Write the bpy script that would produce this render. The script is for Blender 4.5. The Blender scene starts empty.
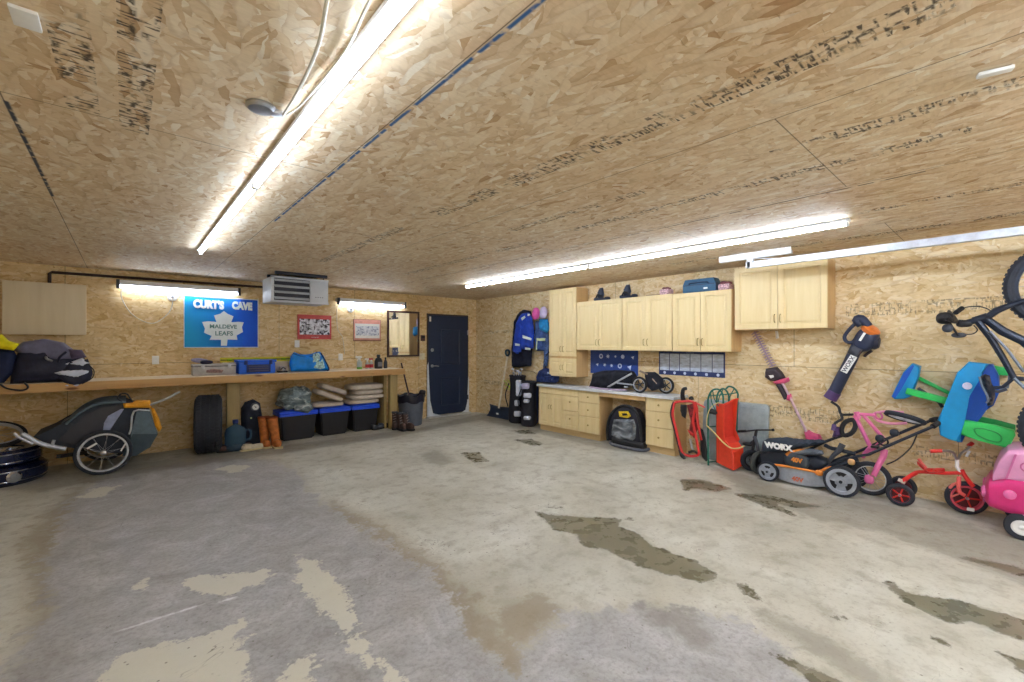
import bpy, bmesh, math, random
from mathutils import Vector, Matrix, noise
from mathutils.geometry import delaunay_2d_cdt
V = Vector
PI = math.pi
random.seed(7)
SC = bpy.context.scene
COL = SC.collection
H = 2.44                                   # ceiling height, two 4 ft sheets

# ------------------------------------------------------------------ camera
CXP, CYP, FP = 512.0, 344.0, 440.0
CAM = V((-5.74, -7.72, 1.48))
ANG = math.radians(48.7)
FW = V((math.cos(ANG), math.sin(ANG), 0))
RT = V((FW.y, -FW.x, 0))
cd = bpy.data.cameras.new('camera')
cam = bpy.data.objects.new('camera', cd)
COL.objects.link(cam)
cam.location = CAM
cam.rotation_euler = (PI / 2, 0, ANG - PI / 2)
cd.sensor_width = 36
cd.lens = FP / 1024 * 36
cd.shift_y = 3 / 1024
cd.clip_start = 0.05
SC.camera = cam
SC.view_settings.view_transform = 'Standard'; SC.view_settings.look = 'None'
SC.view_settings.gamma = 1.0; SC.view_settings.use_curve_mapping = False
SC.view_settings.exposure = 1.82
SC.cycles.max_bounces = 8; SC.cycles.diffuse_bounces = 5; SC.cycles.glossy_bounces = 3
wd = bpy.data.worlds.new('world'); SC.world = wd; wd.use_nodes = True
wd.node_tree.nodes['Background'].inputs[0].default_value = (.75, .85, 1, 1); wd.node_tree.nodes['Background'].inputs[1].default_value = .3

def ray(px, py):
    return FW + RT * ((px - CXP) / FP) + V((0, 0, (CYP - py) / FP))
def onY(px, py, y=0.0):                     # a measured point on the vertical plane Y = y (parallel to the bench wall)
    r = ray(px, py); return CAM + r * ((y - CAM.y) / r.y)
def onX(px, py, x=0.0):                     # a measured point on the vertical plane X = x (parallel to the cabinet wall)
    r = ray(px, py); return CAM + r * ((x - CAM.x) / r.x)
def onZ(px, py, z=0.0):
    r = ray(px, py); return CAM + r * ((z - CAM.z) / r.z)

# ------------------------------------------------------------------ materials
def s2l(c):
    return tuple((x / 12.92 if x <= .04045 else ((x + .055) / 1.055) ** 2.4) for x in c)
def rgb(r, g, b):
    return s2l((r / 255, g / 255, b / 255)) + (1,)
class NT:
    def __init__(s, name):
        s.m = bpy.data.materials.new(name); s.m.use_nodes = True
        s.t = s.m.node_tree; s.n = s.t.nodes; s.l = s.t.links
        s.b = s.n['Principled BSDF']
        s.tc = s.n.new('ShaderNodeTexCoord')
    def new(s, t, **k):
        n = s.n.new(t)
        for a, b in k.items(): setattr(n, a, b)
        return n
    def put(s, inp, v):
        if v is None: return
        if hasattr(v, 'bl_idname') or isinstance(v, bpy.types.NodeSocket): s.l.new(v, inp)
        else: inp.default_value = v
    def math(s, op, a, b=None, c=None, clamp=False):
        n = s.new('ShaderNodeMath', operation=op, use_clamp=clamp)
        s.put(n.inputs[0], a); s.put(n.inputs[1], b); s.put(n.inputs[2], c)
        return n.outputs[0]
    def vmath(s, op, a, b=None):
        n = s.new('ShaderNodeVectorMath', operation=op)
        s.put(n.inputs[0], a); s.put(n.inputs[1], b); return n.outputs[0]
    def mapping(s, vec, scale=(1, 1, 1), rot=(0, 0, 0), loc=(0, 0, 0)):
        n = s.new('ShaderNodeMapping'); s.l.new(vec, n.inputs[0])
        n.inputs['Scale'].default_value = scale; n.inputs['Rotation'].default_value = rot; n.inputs['Location'].default_value = loc
        return n.outputs[0]
    def noise(s, vec, scale=5, detail=3, rough=.5, dist=0, color=False):
        n = s.new('ShaderNodeTexNoise'); s.l.new(vec, n.inputs['Vector'])
        n.inputs['Scale'].default_value = scale; n.inputs['Detail'].default_value = detail
        n.inputs['Roughness'].default_value = rough; n.inputs['Distortion'].default_value = dist
        return n.outputs['Color' if color else 'Fac']
    def vor(s, vec, scale=5, feature='F1', metric='EUCLIDEAN', rnd=1.0):
        n = s.new('ShaderNodeTexVoronoi', feature=feature, distance=metric, voronoi_dimensions='2D'); s.l.new(vec, n.inputs['Vector'])
        n.inputs['Scale'].default_value = scale; n.inputs['Randomness'].default_value = rnd
        return n
    def ramp(s, f, stops):
        n = s.new('ShaderNodeValToRGB'); s.l.new(f, n.inputs[0]); e = n.color_ramp.elements
        while len(e) < len(stops): e.new(0.5)
        for k, (p, c) in enumerate(stops): e[k].position = p; e[k].color = c if len(c) == 4 else tuple(c) + (1,)
        return n.outputs[0]
    def mix(s, f, a, b, blend='MIX'):
        n = s.new('ShaderNodeMix', data_type='RGBA', blend_type=blend)
        s.put(n.inputs[0], f); s.put(n.inputs[6], a); s.put(n.inputs[7], b); return n.outputs[2]
    def step(s, v, lo, hi):                 # smooth 0..1
        n = s.new('ShaderNodeMapRange', interpolation_type='SMOOTHSTEP')
        s.put(n.inputs[0], v); n.inputs[1].default_value = lo; n.inputs[2].default_value = hi
        return n.outputs[0]
    def bump(s, h, strength=.2, dist=.01):
        n = s.new('ShaderNodeBump'); n.inputs['Strength'].default_value = strength; n.inputs['Distance'].default_value = dist
        s.put(n.inputs['Height'], h); s.l.new(n.outputs[0], s.b.inputs['Normal'])

_mc = {}
def mat(name, col, rough=.5, metal=0, var=.12, scale=18, bump=0, trans=0, alpha=1, coat=0, stretch=(1, 1, 1), ior=1.45):
    """plain painted / plastic / fabric / metal surface with a little procedural wear"""
    if name in _mc: return _mc[name]
    t = NT(name); v = t.mapping(t.tc.outputs['Object'], stretch)
    n = t.noise(v, scale, 4, .6)
    dark = tuple(c * (1 - var * 1.6) for c in col[:3]) + (1,)
    lite = tuple(min(1, c * (1 + var)) for c in col[:3]) + (1,)
    t.l.new(t.ramp(n, [(.3, dark), (.7, lite)]), t.b.inputs['Base Color'])
    t.b.inputs['Roughness'].default_value = rough; t.b.inputs['Metallic'].default_value = metal
    t.b.inputs['Transmission Weight'].default_value = trans; t.b.inputs['Alpha'].default_value = alpha
    t.b.inputs['Coat Weight'].default_value = coat; t.b.inputs['IOR'].default_value = ior
    if bump: t.bump(t.noise(v, scale * 2.5, 4, .6), bump, .01)
    _mc[name] = t.m; return t.m
def emit(name, col, power):
    if name in _mc: return _mc[name]
    t = NT(name); t.b.inputs['Base Color'].default_value = (.9, .9, .9, 1)
    t.b.inputs['Emission Color'].default_value = col; t.b.inputs['Emission Strength'].default_value = power
    _mc[name] = t.m; return t.m
def wood(name, c1, c2, axis=2, scale=1.0, rough=.5, knots=False):
    if name in _mc: return _mc[name]
    t = NT(name); sc = [14 * scale] * 3; sc[axis] = 1.1 * scale
    v = t.mapping(t.tc.outputs['Object'], sc)
    n = t.noise(v, 1.6, 5, .6, .6)
    n2 = t.noise(t.tc.outputs['Object'], 3, 2)
    c = t.ramp(n, [(.28, c2), (.68, c1)])
    c = t.mix(t.math('MULTIPLY', n2, .25), c, c2)
    if knots:
        kv = t.vor(t.mapping(t.tc.outputs['Object'], (2.6, 9, 9)), 1, rnd=1); kv.voronoi_dimensions = '3D'
        c = t.mix(t.step(kv.outputs['Distance'], .20, .08), c, rgb(112, 70, 36))
    t.l.new(c, t.b.inputs['Base Color']); t.b.inputs['Roughness'].default_value = rough
    t.bump(n, .12, .004)
    _mc[name] = t.m; return t.m

def osb(name, axes, pal, seams, stamps=(), dirx=1.0, fl=1.0, lines=(), yellow=0.0):
    """oriented strand board. axes picks two object coordinates as (u, v). seams: (axis 0/1, position, lo, hi). stamps: (u0,u1,v0,v1)."""
    t = NT(name); sep = t.new('ShaderNodeSeparateXYZ'); t.l.new(t.tc.outputs['Object'], sep.inputs[0])
    cmb = t.new('ShaderNodeCombineXYZ'); u, v = sep.outputs[axes[0]], sep.outputs[axes[1]]
    t.l.new(u, cmb.inputs[0]); t.l.new(v, cmb.inputs[1]); uv = cmb.outputs[0]
    wob = t.vmath('SUBTRACT', t.noise(uv, 9, 3, .6, 0, True), (.5, .5, .5))
    wn = t.new('ShaderNodeVectorMath', operation='SCALE'); t.l.new(wob, wn.inputs[0]); wn.inputs[3].default_value = .035
    uvd = t.vmath('ADD', uv, wn.outputs[0])
    best = None; hue = None; edge = None
    for k, (rot, sx, sy, lo) in enumerate([(.10, 5, 21, 0), (-.30, 6, 24, .05), (.62, 8, 22, .12), (-.95, 9, 24, .2), (1.45, 8, 26, .24)]):
        if dirx < 0: rot += PI / 2
        mv = t.mapping(t.mapping(uvd, (1, 1, 1), (0, 0, rot), (k * 3.7, k * 1.3, 0)), (sx * fl, sy * fl, 1))
        vo = t.vor(mv, 1.0, rnd=1.0)
        sc = t.new('ShaderNodeSeparateColor'); t.l.new(vo.outputs['Color'], sc.inputs[0])
        h = t.math('SUBTRACT', sc.outputs[0], lo)
        e = t.step(vo.outputs['Distance'], .78, .45)
        if best is None: best, hue, edge = h, sc.outputs[1], e
        else:
            m = t.math('GREATER_THAN', h, best)
            best = t.math('MAXIMUM', h, best)
            def sel(a, b):
                n = t.new('ShaderNodeMix', data_type='FLOAT'); t.l.new(m, n.inputs[0]); t.l.new(a, n.inputs[2]); t.l.new(b, n.inputs[3]); return n.outputs[0]
            hue = sel(hue, sc.outputs[1]); edge = sel(edge, e)
    col = t.ramp(hue, pal)
    gr = t.noise(t.mapping(uv, (18, 90, 1)), 1.5, 3)
    col = t.mix(t.math('MULTIPLY', t.math('SUBTRACT', 1.0, edge), .30), col, rgb(190, 160, 122), 'MULTIPLY')
    col = t.mix(.22, col, t.ramp(gr, [(.3, (.74, .70, .62)), (.7, (1, 1, 1))]), 'MULTIPLY')
    big = t.noise(uv, .9, 2)
    col = t.mix(t.math('MULTIPLY', t.step(big, .35, .75), .35), col, rgb(226, 206, 180), 'MULTIPLY')
    if yellow: col = t.mix(yellow, col, rgb(248, 212, 136), 'MULTIPLY')
    mot = t.noise(t.mapping(uvd, (14, 34, 1)), 1.6, 4, .7)
    col = t.mix(.5, col, t.ramp(mot, [(.3, (.80, .76, .70)), (.62, (1, 1, 1))]), 'MULTIPLY')
    # fine dark strands
    st = t.noise(t.mapping(uvd, (5, 42, 1)), 2.2, 2, .5)
    col = t.mix(t.math('MULTIPLY', t.step(st, .70, .78), .45), col, rgb(126, 94, 60))
    ink = None
    for (a, b, c, d) in stamps:
        bu = t.math('MULTIPLY', t.math('GREATER_THAN', u, a), t.math('LESS_THAN', u, b))
        bv = t.math('MULTIPLY', t.math('GREATER_THAN', v, c), t.math('LESS_THAN', v, d))
        m = t.math('MULTIPLY', bu, bv); ink = m if ink is None else t.math('MAXIMUM', ink, m)
    if ink is not None:
        ch = t.vor(t.mapping(uv, (20, 10, 1) if dirx > 0 else (9, 18, 1)), 1, metric='CHEBYCHEV', rnd=.55)
        bars = t.vor(t.mapping(uv, (46, 9, 1) if dirx > 0 else (7, 42, 1)), 1, metric='MANHATTAN', rnd=.8)
        a1 = t.math('MULTIPLY', t.step(ch.outputs['Distance'], .22, .33), t.step(ch.outputs['Distance'], .46, .37))
        a2 = t.step(bars.outputs['Distance'], .36, .24)
        gate = t.step(t.noise(uv, 4.5, 2), .36, .50)
        a = t.math('MULTIPLY', t.math('MAXIMUM', a1, a2), t.math('MULTIPLY', ink, gate))
        wear = t.step(t.noise(uv, 34, 3), .38, .56)
        col = t.mix(t.math('MULTIPLY', t.math('MULTIPLY', a, wear), .92 if dirx < 0 else .6), col, rgb(60, 48, 38))
    for (ax, pos, lo, hi) in seams:
        w, o = (u, v) if ax == 0 else (v, u)
        d = t.math('ABSOLUTE', t.math('SUBTRACT', w, pos))
        g = t.math('MULTIPLY', t.math('GREATER_THAN', o, lo), t.math('LESS_THAN', o, hi))
        wd = t.math('MULTIPLY', t.step(d, .004, .001), g)
        col = t.mix(t.math('MULTIPLY', wd, .75), col, rgb(78, 58, 40))
    for (ax, pos, lo, hi, c) in lines:
        w, o = (u, v) if ax == 0 else (v, u)
        d = t.math('ABSOLUTE', t.math('SUBTRACT', w, pos))
        g = t.math('MULTIPLY', t.math('GREATER_THAN', o, lo), t.math('LESS_THAN', o, hi))
        pt = t.step(t.noise(uv, 14, 3), .36, .5)
        col = t.mix(t.math('MULTIPLY', t.math('MULTIPLY', t.step(d, .012, .003), g), pt), col, c)
    t.l.new(col, t.b.inputs['Base Color']); t.b.inputs['Roughness'].default_value = .62
    t.b.inputs['Specular IOR Level'].default_value = .3
    t.bump(gr, .12, .004)
    return t.m

# ------------------------------------------------------------------ mesh builder
def basis(d):
    d = V(d).normalized(); a = V((0, 0, 1)) if abs(d.z) < .9 else V((1, 0, 0))
    x = a.cross(d).normalized(); return x, d.cross(x).normalized(), d
class MB:
    def __init__(s): s.bm = bmesh.new()
    def _xf(s, vs, M):
        for v in vs: v.co = M @ v.co
    def box(s, x0, x1, y0, y1, z0, z1, bev=0, seg=2):
        x0, x1 = sorted((x0, x1)); y0, y1 = sorted((y0, y1)); z0, z1 = sorted((z0, z1))
        r = bmesh.ops.create_cube(s.bm, size=1)['verts']
        for v in r: v.co = V(((x0 + x1) / 2 + v.co.x * (x1 - x0), (y0 + y1) / 2 + v.co.y * (y1 - y0), (z0 + z1) / 2 + v.co.z * (z1 - z0)))
        if bev:
            bev = min(bev, .45 * min(x1 - x0, y1 - y0, z1 - z0))
            bmesh.ops.bevel(s.bm, geom=list({e for v in r for e in v.link_edges}), offset=bev, segments=seg, profile=.6, affect='EDGES')
        return s
    def obox(s, c, dx, dy, dz, sx, sy, sz, bev=0, seg=2):   # oriented box: unit axes and full sizes
        k0 = len(s.bm.verts); s.bm.verts.ensure_lookup_table(); old = set(s.bm.verts)
        s.box(-sx / 2, sx / 2, -sy / 2, sy / 2, -sz / 2, sz / 2, bev, seg)
        M = Matrix((V(dx).normalized(), V(dy).normalized(), V(dz).normalized())).transposed().to_4x4(); M.translation = V(c)
        for v in s.bm.verts:
            if v not in old: v.co = M @ v.co
        return s
    def beam(s, p0, p1, w, h, up=(0, 0, 1), bev=0):
        p0, p1 = V(p0), V(p1); d = (p1 - p0); L = d.length; d.normalize(); u = V(up); y = u.cross(d).normalized(); z = d.cross(y)
        return s.obox((p0 + p1) / 2, d, y, z, L, w, h, bev)
    def ring(s, c, x, y, r, n, ry=None):
        ry = r if ry is None else ry
        return [s.bm.verts.new(V(c) + x * (math.cos(2 * PI * k / n) * r) + y * (math.sin(2 * PI * k / n) * ry)) for k in range(n)]
    def bridge(s, a, b):
        n = len(a)
        for k in range(n): s.bm.faces.new((a[k], a[(k + 1) % n], b[(k + 1) % n], b[k]))
    def lathe(s, prof, p, axis=(0, 0, 1), n=24, cap=True, close=False):   # prof: (radius, height) pairs
        x, y, d = basis(axis); rs = []
        for r, h in prof: rs.append(s.ring(V(p) + d * h, x, y, max(r, .0004), n))
        for a, b in zip(rs, rs[1:]): s.bridge(a, b)
        if close: s.bridge(rs[-1], rs[0])
        elif cap: s.bm.faces.new(rs[0][::-1]); s.bm.faces.new(rs[-1])
        return s
    def cyl(s, p0, p1, r, r2=None, n=16):
        p0, p1 = V(p0), V(p1); L = (p1 - p0).length
        return s.lathe([(r, 0), (r if r2 is None else r2, L)], p0, p1 - p0, n)
    def torus(s, c, axis, R, r, n=40, m=10, w=None):        # w: half width along the axis
        w = r if w is None else w
        return s.lathe([(R + r * math.cos(2 * PI * k / m), w * math.sin(2 * PI * k / m)) for k in range(m)], c, axis, n, close=True)
    def tube(s, pts, r, n=8, closed=False, sub=0, flat=1.0, cap=True):
        pts = [V(p) for p in pts]
        if sub: pts = spline(pts, sub, closed)
        N = len(pts); rs = r if isinstance(r, (list, tuple)) else [r] * N
        if len(rs) != N: rs = [rs[0] + (rs[-1] - rs[0]) * k / (N - 1) for k in range(N)]
        tang = []
        for k in range(N):
            a = pts[(k - 1) % N] if (closed or k) else pts[k]; b = pts[(k + 1) % N] if (closed or k < N - 1) else pts[k]
            tang.append((b - a).normalized())
        x, y, _ = basis(tang[0]); rings = []
        for k in range(N):
            d = tang[k]; x = (x - d * x.dot(d)); x = x.normalized() if x.length > 1e-6 else basis(d)[0]; y = d.cross(x)
            rings.append(s.ring(pts[k], x, y, rs[k], n, rs[k] * flat))
        for a, b in zip(rings, rings[1:]): s.bridge(a, b)
        if closed: s.bridge(rings[-1], rings[0])
        elif cap: s.bm.faces.new(rings[0][::-1]); s.bm.faces.new(rings[-1])
        return s
    def ell(s, c, rx, ry, rz, e=1.0, seg=20, M=None, nz=0, ns=6.0):     # super-ellipsoid; e<1 is boxier
        r = bmesh.ops.create_uvsphere(s.bm, u_segments=seg, v_segments=max(8, seg * 2 // 3), radius=1)['verts']
        sg = lambda q: math.copysign(abs(q) ** e, q)
        for v in r:
            p = V((sg(v.co.x) * rx, sg(v.co.y) * ry, sg(v.co.z) * rz))
            if nz: p += v.co.normalized() * nz * noise.noise(p * ns + V(c) * 3)
            if M is not None: p = M @ p
            v.co = p + V(c)
        return s
    def prism(s, pts, off, bev=0, seg=2):                    # planar outline pts (3D), pushed along off
        off = V(off); a = [s.bm.verts.new(V(p)) for p in pts]; b = [s.bm.verts.new(V(p) + off) for p in pts]
        f1 = s.bm.faces.new(a); f2 = s.bm.faces.new(b[::-1]); n = len(a); es = list(f1.edges) + list(f2.edges)
        for k in range(n): s.bm.faces.new((a[k], b[k], b[(k + 1) % n], a[(k + 1) % n]))
        if bev: bmesh.ops.bevel(s.bm, geom=es, offset=bev, segments=seg, profile=.6, affect='EDGES')
        return s
    def pad(s, pts, nrm, front, back=.004, width=.08, res=.03, nz=0, ns=9.0):   # stuffed shape inside an outline
        pts = [V(p) for p in pts]; nrm = V(nrm).normalized(); o = pts[0]
        x = (pts[1] - o); x = (x - nrm * x.dot(nrm)).normalized(); y = nrm.cross(x)
        q = []
        for k in range(len(pts)):
            a, b = pts[k], pts[(k + 1) % len(pts)]; m = max(1, int((b - a).length / res))
            for j in range(m): q.append(a.lerp(b, j / m))
        p2 = [V(((p - o).dot(x), (p - o).dot(y))) for p in q]
        xs = [p.x for p in p2]; ys = [p.y for p in p2]
        def dist(p):
            d = 1e9
            for k in range(len(p2)):
                a, b = p2[k], p2[(k + 1) % len(p2)]; ab = b - a; t = max(0, min(1, (p - a).dot(ab) / max(ab.length_squared, 1e-9)))
                d = min(d, (p - a - ab * t).length)
            return d
        def inside(p):
            c = False
            for k in range(len(p2)):
                a, b = p2[k], p2[k - 1]
                if (a.y > p.y) != (b.y > p.y) and p.x < (b.x - a.x) * (p.y - a.y) / (b.y - a.y) + a.x: c = not c
            return c
        ins = []
        i = 0; yy = min(ys) + res * .5
        while yy < max(ys):
            xx = min(xs) + res * (.5 if i % 2 else .25)
            while xx < max(xs):
                p = V((xx, yy))
                if inside(p):
                    d = dist(p)
                    if d > res * .35: ins.append((p, d))
                xx += res
            yy += res * .87; i += 1
        allp = p2 + [p for p, d in ins]; ds = [0] * len(p2) + [d for p, d in ins]
        res2 = delaunay_2d_cdt(allp, [], [list(range(len(p2)))], 1, 1e-6)
        vo, fo, ov = res2[0], res2[2], res2[3]
        for side in (1, -1):
            vs = []
            for k, p in enumerate(vo):
                d = dist(V(p)) if not ov[k] else ds[ov[k][0]]
                tt = min(1, d / width); hh = math.sqrt(max(0, 1 - (1 - tt) ** 2)) * (front if side > 0 else back)
                P3 = o + x * p[0] + y * p[1]
                if nz and side > 0: hh += nz * tt * noise.noise(P3 * ns)
                vs.append(s.bm.verts.new(P3 + nrm * hh * side))
            for f in fo:
                f = f if side > 0 else f[::-1]
                try: s.bm.faces.new([vs[k] for k in f])
                except ValueError: pass
        bmesh.ops.remove_doubles(s.bm, verts=s.bm.verts[:], dist=1e-5)
        return s
    def rough(s, amp, ns=8):
        s.bm.normal_update()
        for v in s.bm.verts: v.co += v.normal * amp * noise.noise(v.co * ns)
        return s
    def subdiv(s, cuts=2):
        bmesh.ops.subdivide_edges(s.bm, edges=s.bm.edges[:], cuts=cuts, use_grid_fill=True); return s
    def text(s, txt, size, o, x, y, depth=.002, bold=.0, align='CENTER', sy=1.0):    # solid lettering: origin, right and up vectors
        cu = bpy.data.curves.new('t', 'FONT'); cu.body = txt; cu.size = size; cu.extrude = depth / 2; cu.offset = bold
        cu.align_x = align; cu.align_y = 'CENTER'; cu.resolution_u = 3
        ob = bpy.data.objects.new('t', cu); COL.objects.link(ob); bpy.context.view_layer.update()
        me = bpy.data.meshes.new_from_object(ob.evaluated_get(bpy.context.evaluated_depsgraph_get()))
        x, y = V(x).normalized(), V(y).normalized(); z = x.cross(y)
        M = Matrix((x, y * sy, z)).transposed().to_4x4(); M.translation = V(o) + z * depth / 2
        me.transform(M); s.bm.from_mesh(me)
        bpy.data.objects.remove(ob); bpy.data.curves.remove(cu); bpy.data.meshes.remove(me); return s
    def build(s, name, m, parent=None, smooth=35, label=None, origin=None):
        bmesh.ops.recalc_face_normals(s.bm, faces=s.bm.faces[:])
        me = bpy.data.meshes.new(name)
        org = V((0, 0, 0))
        if parent is not None: org = V(parent['_o_']) if '_o_' in parent.keys() else V((0, 0, 0))
        elif origin is not None: org = V(origin)
        if org.length: bmesh.ops.translate(s.bm, verts=s.bm.verts[:], vec=-org)
        s.bm.to_mesh(me); s.bm.free(); me.materials.append(m)
        if smooth:
            for p in me.polygons: p.use_smooth = True
            me.set_sharp_from_angle(angle=math.radians(smooth))
        o = bpy.data.objects.new(name, me); COL.objects.link(o)
        if parent is not None:
            o.parent = parent
            if '_o_' in parent.keys(): o['_o_'] = tuple(parent['_o_']) 
        elif origin is not None: o.location = org; o['_o_'] = tuple(org)
        if label: o['label'] = label
        return o
def spline(pts, sub, closed=False):
    out = []; N = len(pts)
    rng = range(N if closed else N - 1)
    for k in rng:
        p1, p2 = pts[k], pts[(k + 1) % N]
        p0 = pts[k - 1] if (closed or k > 0) else p1 * 2 - p2
        p3 = pts[(k + 2) % N] if (closed or k < N - 2) else p2 * 2 - p1
        for j in range(sub):
            t = j / sub
            out.append(.5 * ((2 * p1) + (p2 - p0) * t + (2 * p0 - 5 * p1 + 4 * p2 - p3) * t * t + (3 * p1 - p0 - 3 * p2 + p3) * t ** 3))
    if not closed: out.append(pts[-1].copy())
    return out
def thing(name, label, cat, loc=(0, 0, 0), group=None):     # Empty at the base; its parts are built in world coordinates
    o = bpy.data.objects.new(name, None); COL.objects.link(o); o.location = V(loc); o.empty_display_size = .1
    o['label'] = label; o['category'] = cat; o['_o_'] = tuple(V(loc))
    if group: o['group'] = group
    return o
def tag(o, label, cat, group=None, kind=None):
    o['label'] = label; o['category'] = cat
    if group: o['group'] = group
    if kind: o['kind'] = kind
    return o
def struct(o, label=None):
    o['kind'] = 'structure'
    if label: o['label'] = label
    return o
def copy_tree(o, parent=None, label=None):
    c = o.copy(); COL.objects.link(c); c.parent = parent
    if label: c['label'] = label
    for ch in [q for q in bpy.data.objects if q.parent == o]: copy_tree(ch, c)
    return c
def pX(pts, x): return [onX(a, b, x) for a, b in pts]
def pY(pts, y): return [onY(a, b, y) for a, b in pts]
def rot2(o, d):  # about-Z rotation frame
    return None
# ================================================================== the room
XL, YN = -7.75, -9.6                       # far left wall, wall behind the camera
pal_ceil = [(.0, rgb(196, 160, 120)), (.05, rgb(218, 192, 156)), (.3, rgb(229, 208, 176)), (.6, rgb(235, 217, 188)), (.85, rgb(240, 226, 202)), (1, rgb(246, 238, 222))]
pal_wall = [(.0, rgb(212, 182, 132)), (.12, rgb(226, 203, 158)), (.4, rgb(233, 214, 172)), (.7, rgb(238, 221, 182)), (1, rgb(245, 233, 204))]
cs = []
for i, X in enumerate((-7.32, -6.1, -4.88, -3.66, -2.44, -1.22)):
    cs.append((0, X, -9.6, 0))
for X0, ys in {-7.32: (-3.5, -5.9), -6.1: (-5.18, -2.74), -4.88: (-1.5, -3.95), -3.66: (-7.05, -4.6, -2.1), -2.44: (-3.4, -5.84), -1.22: (-2.2, -4.64, -7.05)}.items():
    for y in ys: cs.append((1, y, X0, X0 + 1.22))
m_ceil = osb('ceiling_strand_board', (0, 1), pal_ceil, cs,
             stamps=[(-4.08, -3.95, -8.6, -4.9), (-4.07, -3.97, -4.4, -2.4), (-3.33, -3.23, -8.0, -6.9), (-3.33, -3.25, -6.2, -4.9), (-5.92, -5.82, -6.6, -5.2), (-5.76, -5.66, -6.4, -5.1),
                     (-2.95, -2.86, -7.6, -5.2), (-1.75, -1.67, -8, -5.6), (-2.9, -2.8, -4.8, -2.2), (-.85, -.75, -8, -5)],
             dirx=-1, fl=1.5, lines=[(0, -4.865, -7.6, -3.9, rgb(52, 96, 150)), (0, -6.095, -5.1, -3.6, rgb(60, 66, 80)), (0, -2.40, -7.4, -5.9, rgb(84, 66, 52)), (0, -2.40, -5.9, -2.0, rgb(140, 116, 92))])
sw = [(1, 1.22, -99, 99)]
m_wb = osb('bench_wall_strand_board', (0, 2), pal_wall, sw + [(0, x, 1.22, 2.44) for x in (-.24, -2.68, -3.9, -6.3)] + [(0, x, 0, 1.22) for x in (-1.4, -3.84, -6.28)],
           stamps=[(-1.24, -1.1, .5, .62)], dirx=1, fl=1.5, yellow=.25)
m_wr = osb('cabinet_wall_strand_board', (1, 2), pal_wall, sw + [(0, y, 1.22, 2.44) for y in (-1.19, -3.63, -6.07, -8.5)] + [(0, y, 0, 1.22) for y in (-2.5, -4.95, -7.39)],
           stamps=[(-8.2, -6.55, 1.77, 1.9), (-6.6, -5.7, .62, .76), (-1.05, -.28, .63, .72), (-8.2, -6.9, .4, .5), (-2.2, -.3, 1.7, 1.76)], dirx=1, fl=1.4, yellow=.10)
m_wo = osb('plain_strand_board', (1, 2), pal_wall, sw, dirx=1)
m_wo2 = osb('near_strand_board', (0, 2), pal_wall, sw, dirx=1)

def slab(name, x0, x1, y0, y1, z0, z1, m):
    return struct(MB().box(x0, x1, y0, y1, z0, z1).build(name, m, smooth=0))
# ceiling with tiny sag per sheet would be invisible; one slab
slab('ceiling', XL - .1, .1, YN - .1, .1, H, H + .1, m_ceil)
w = slab('wall_back', XL - .1, .1, 0, .12, 0, H, m_wb)
w = slab('wall_right', 0, .12, YN - .1, .12, 0, H, m_wr)
slab('wall_left', XL - .12, XL, YN, 0, 0, H, m_wo)
slab('wall_near', XL, 0, YN - .12, YN, 0, H, m_wo2)

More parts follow.
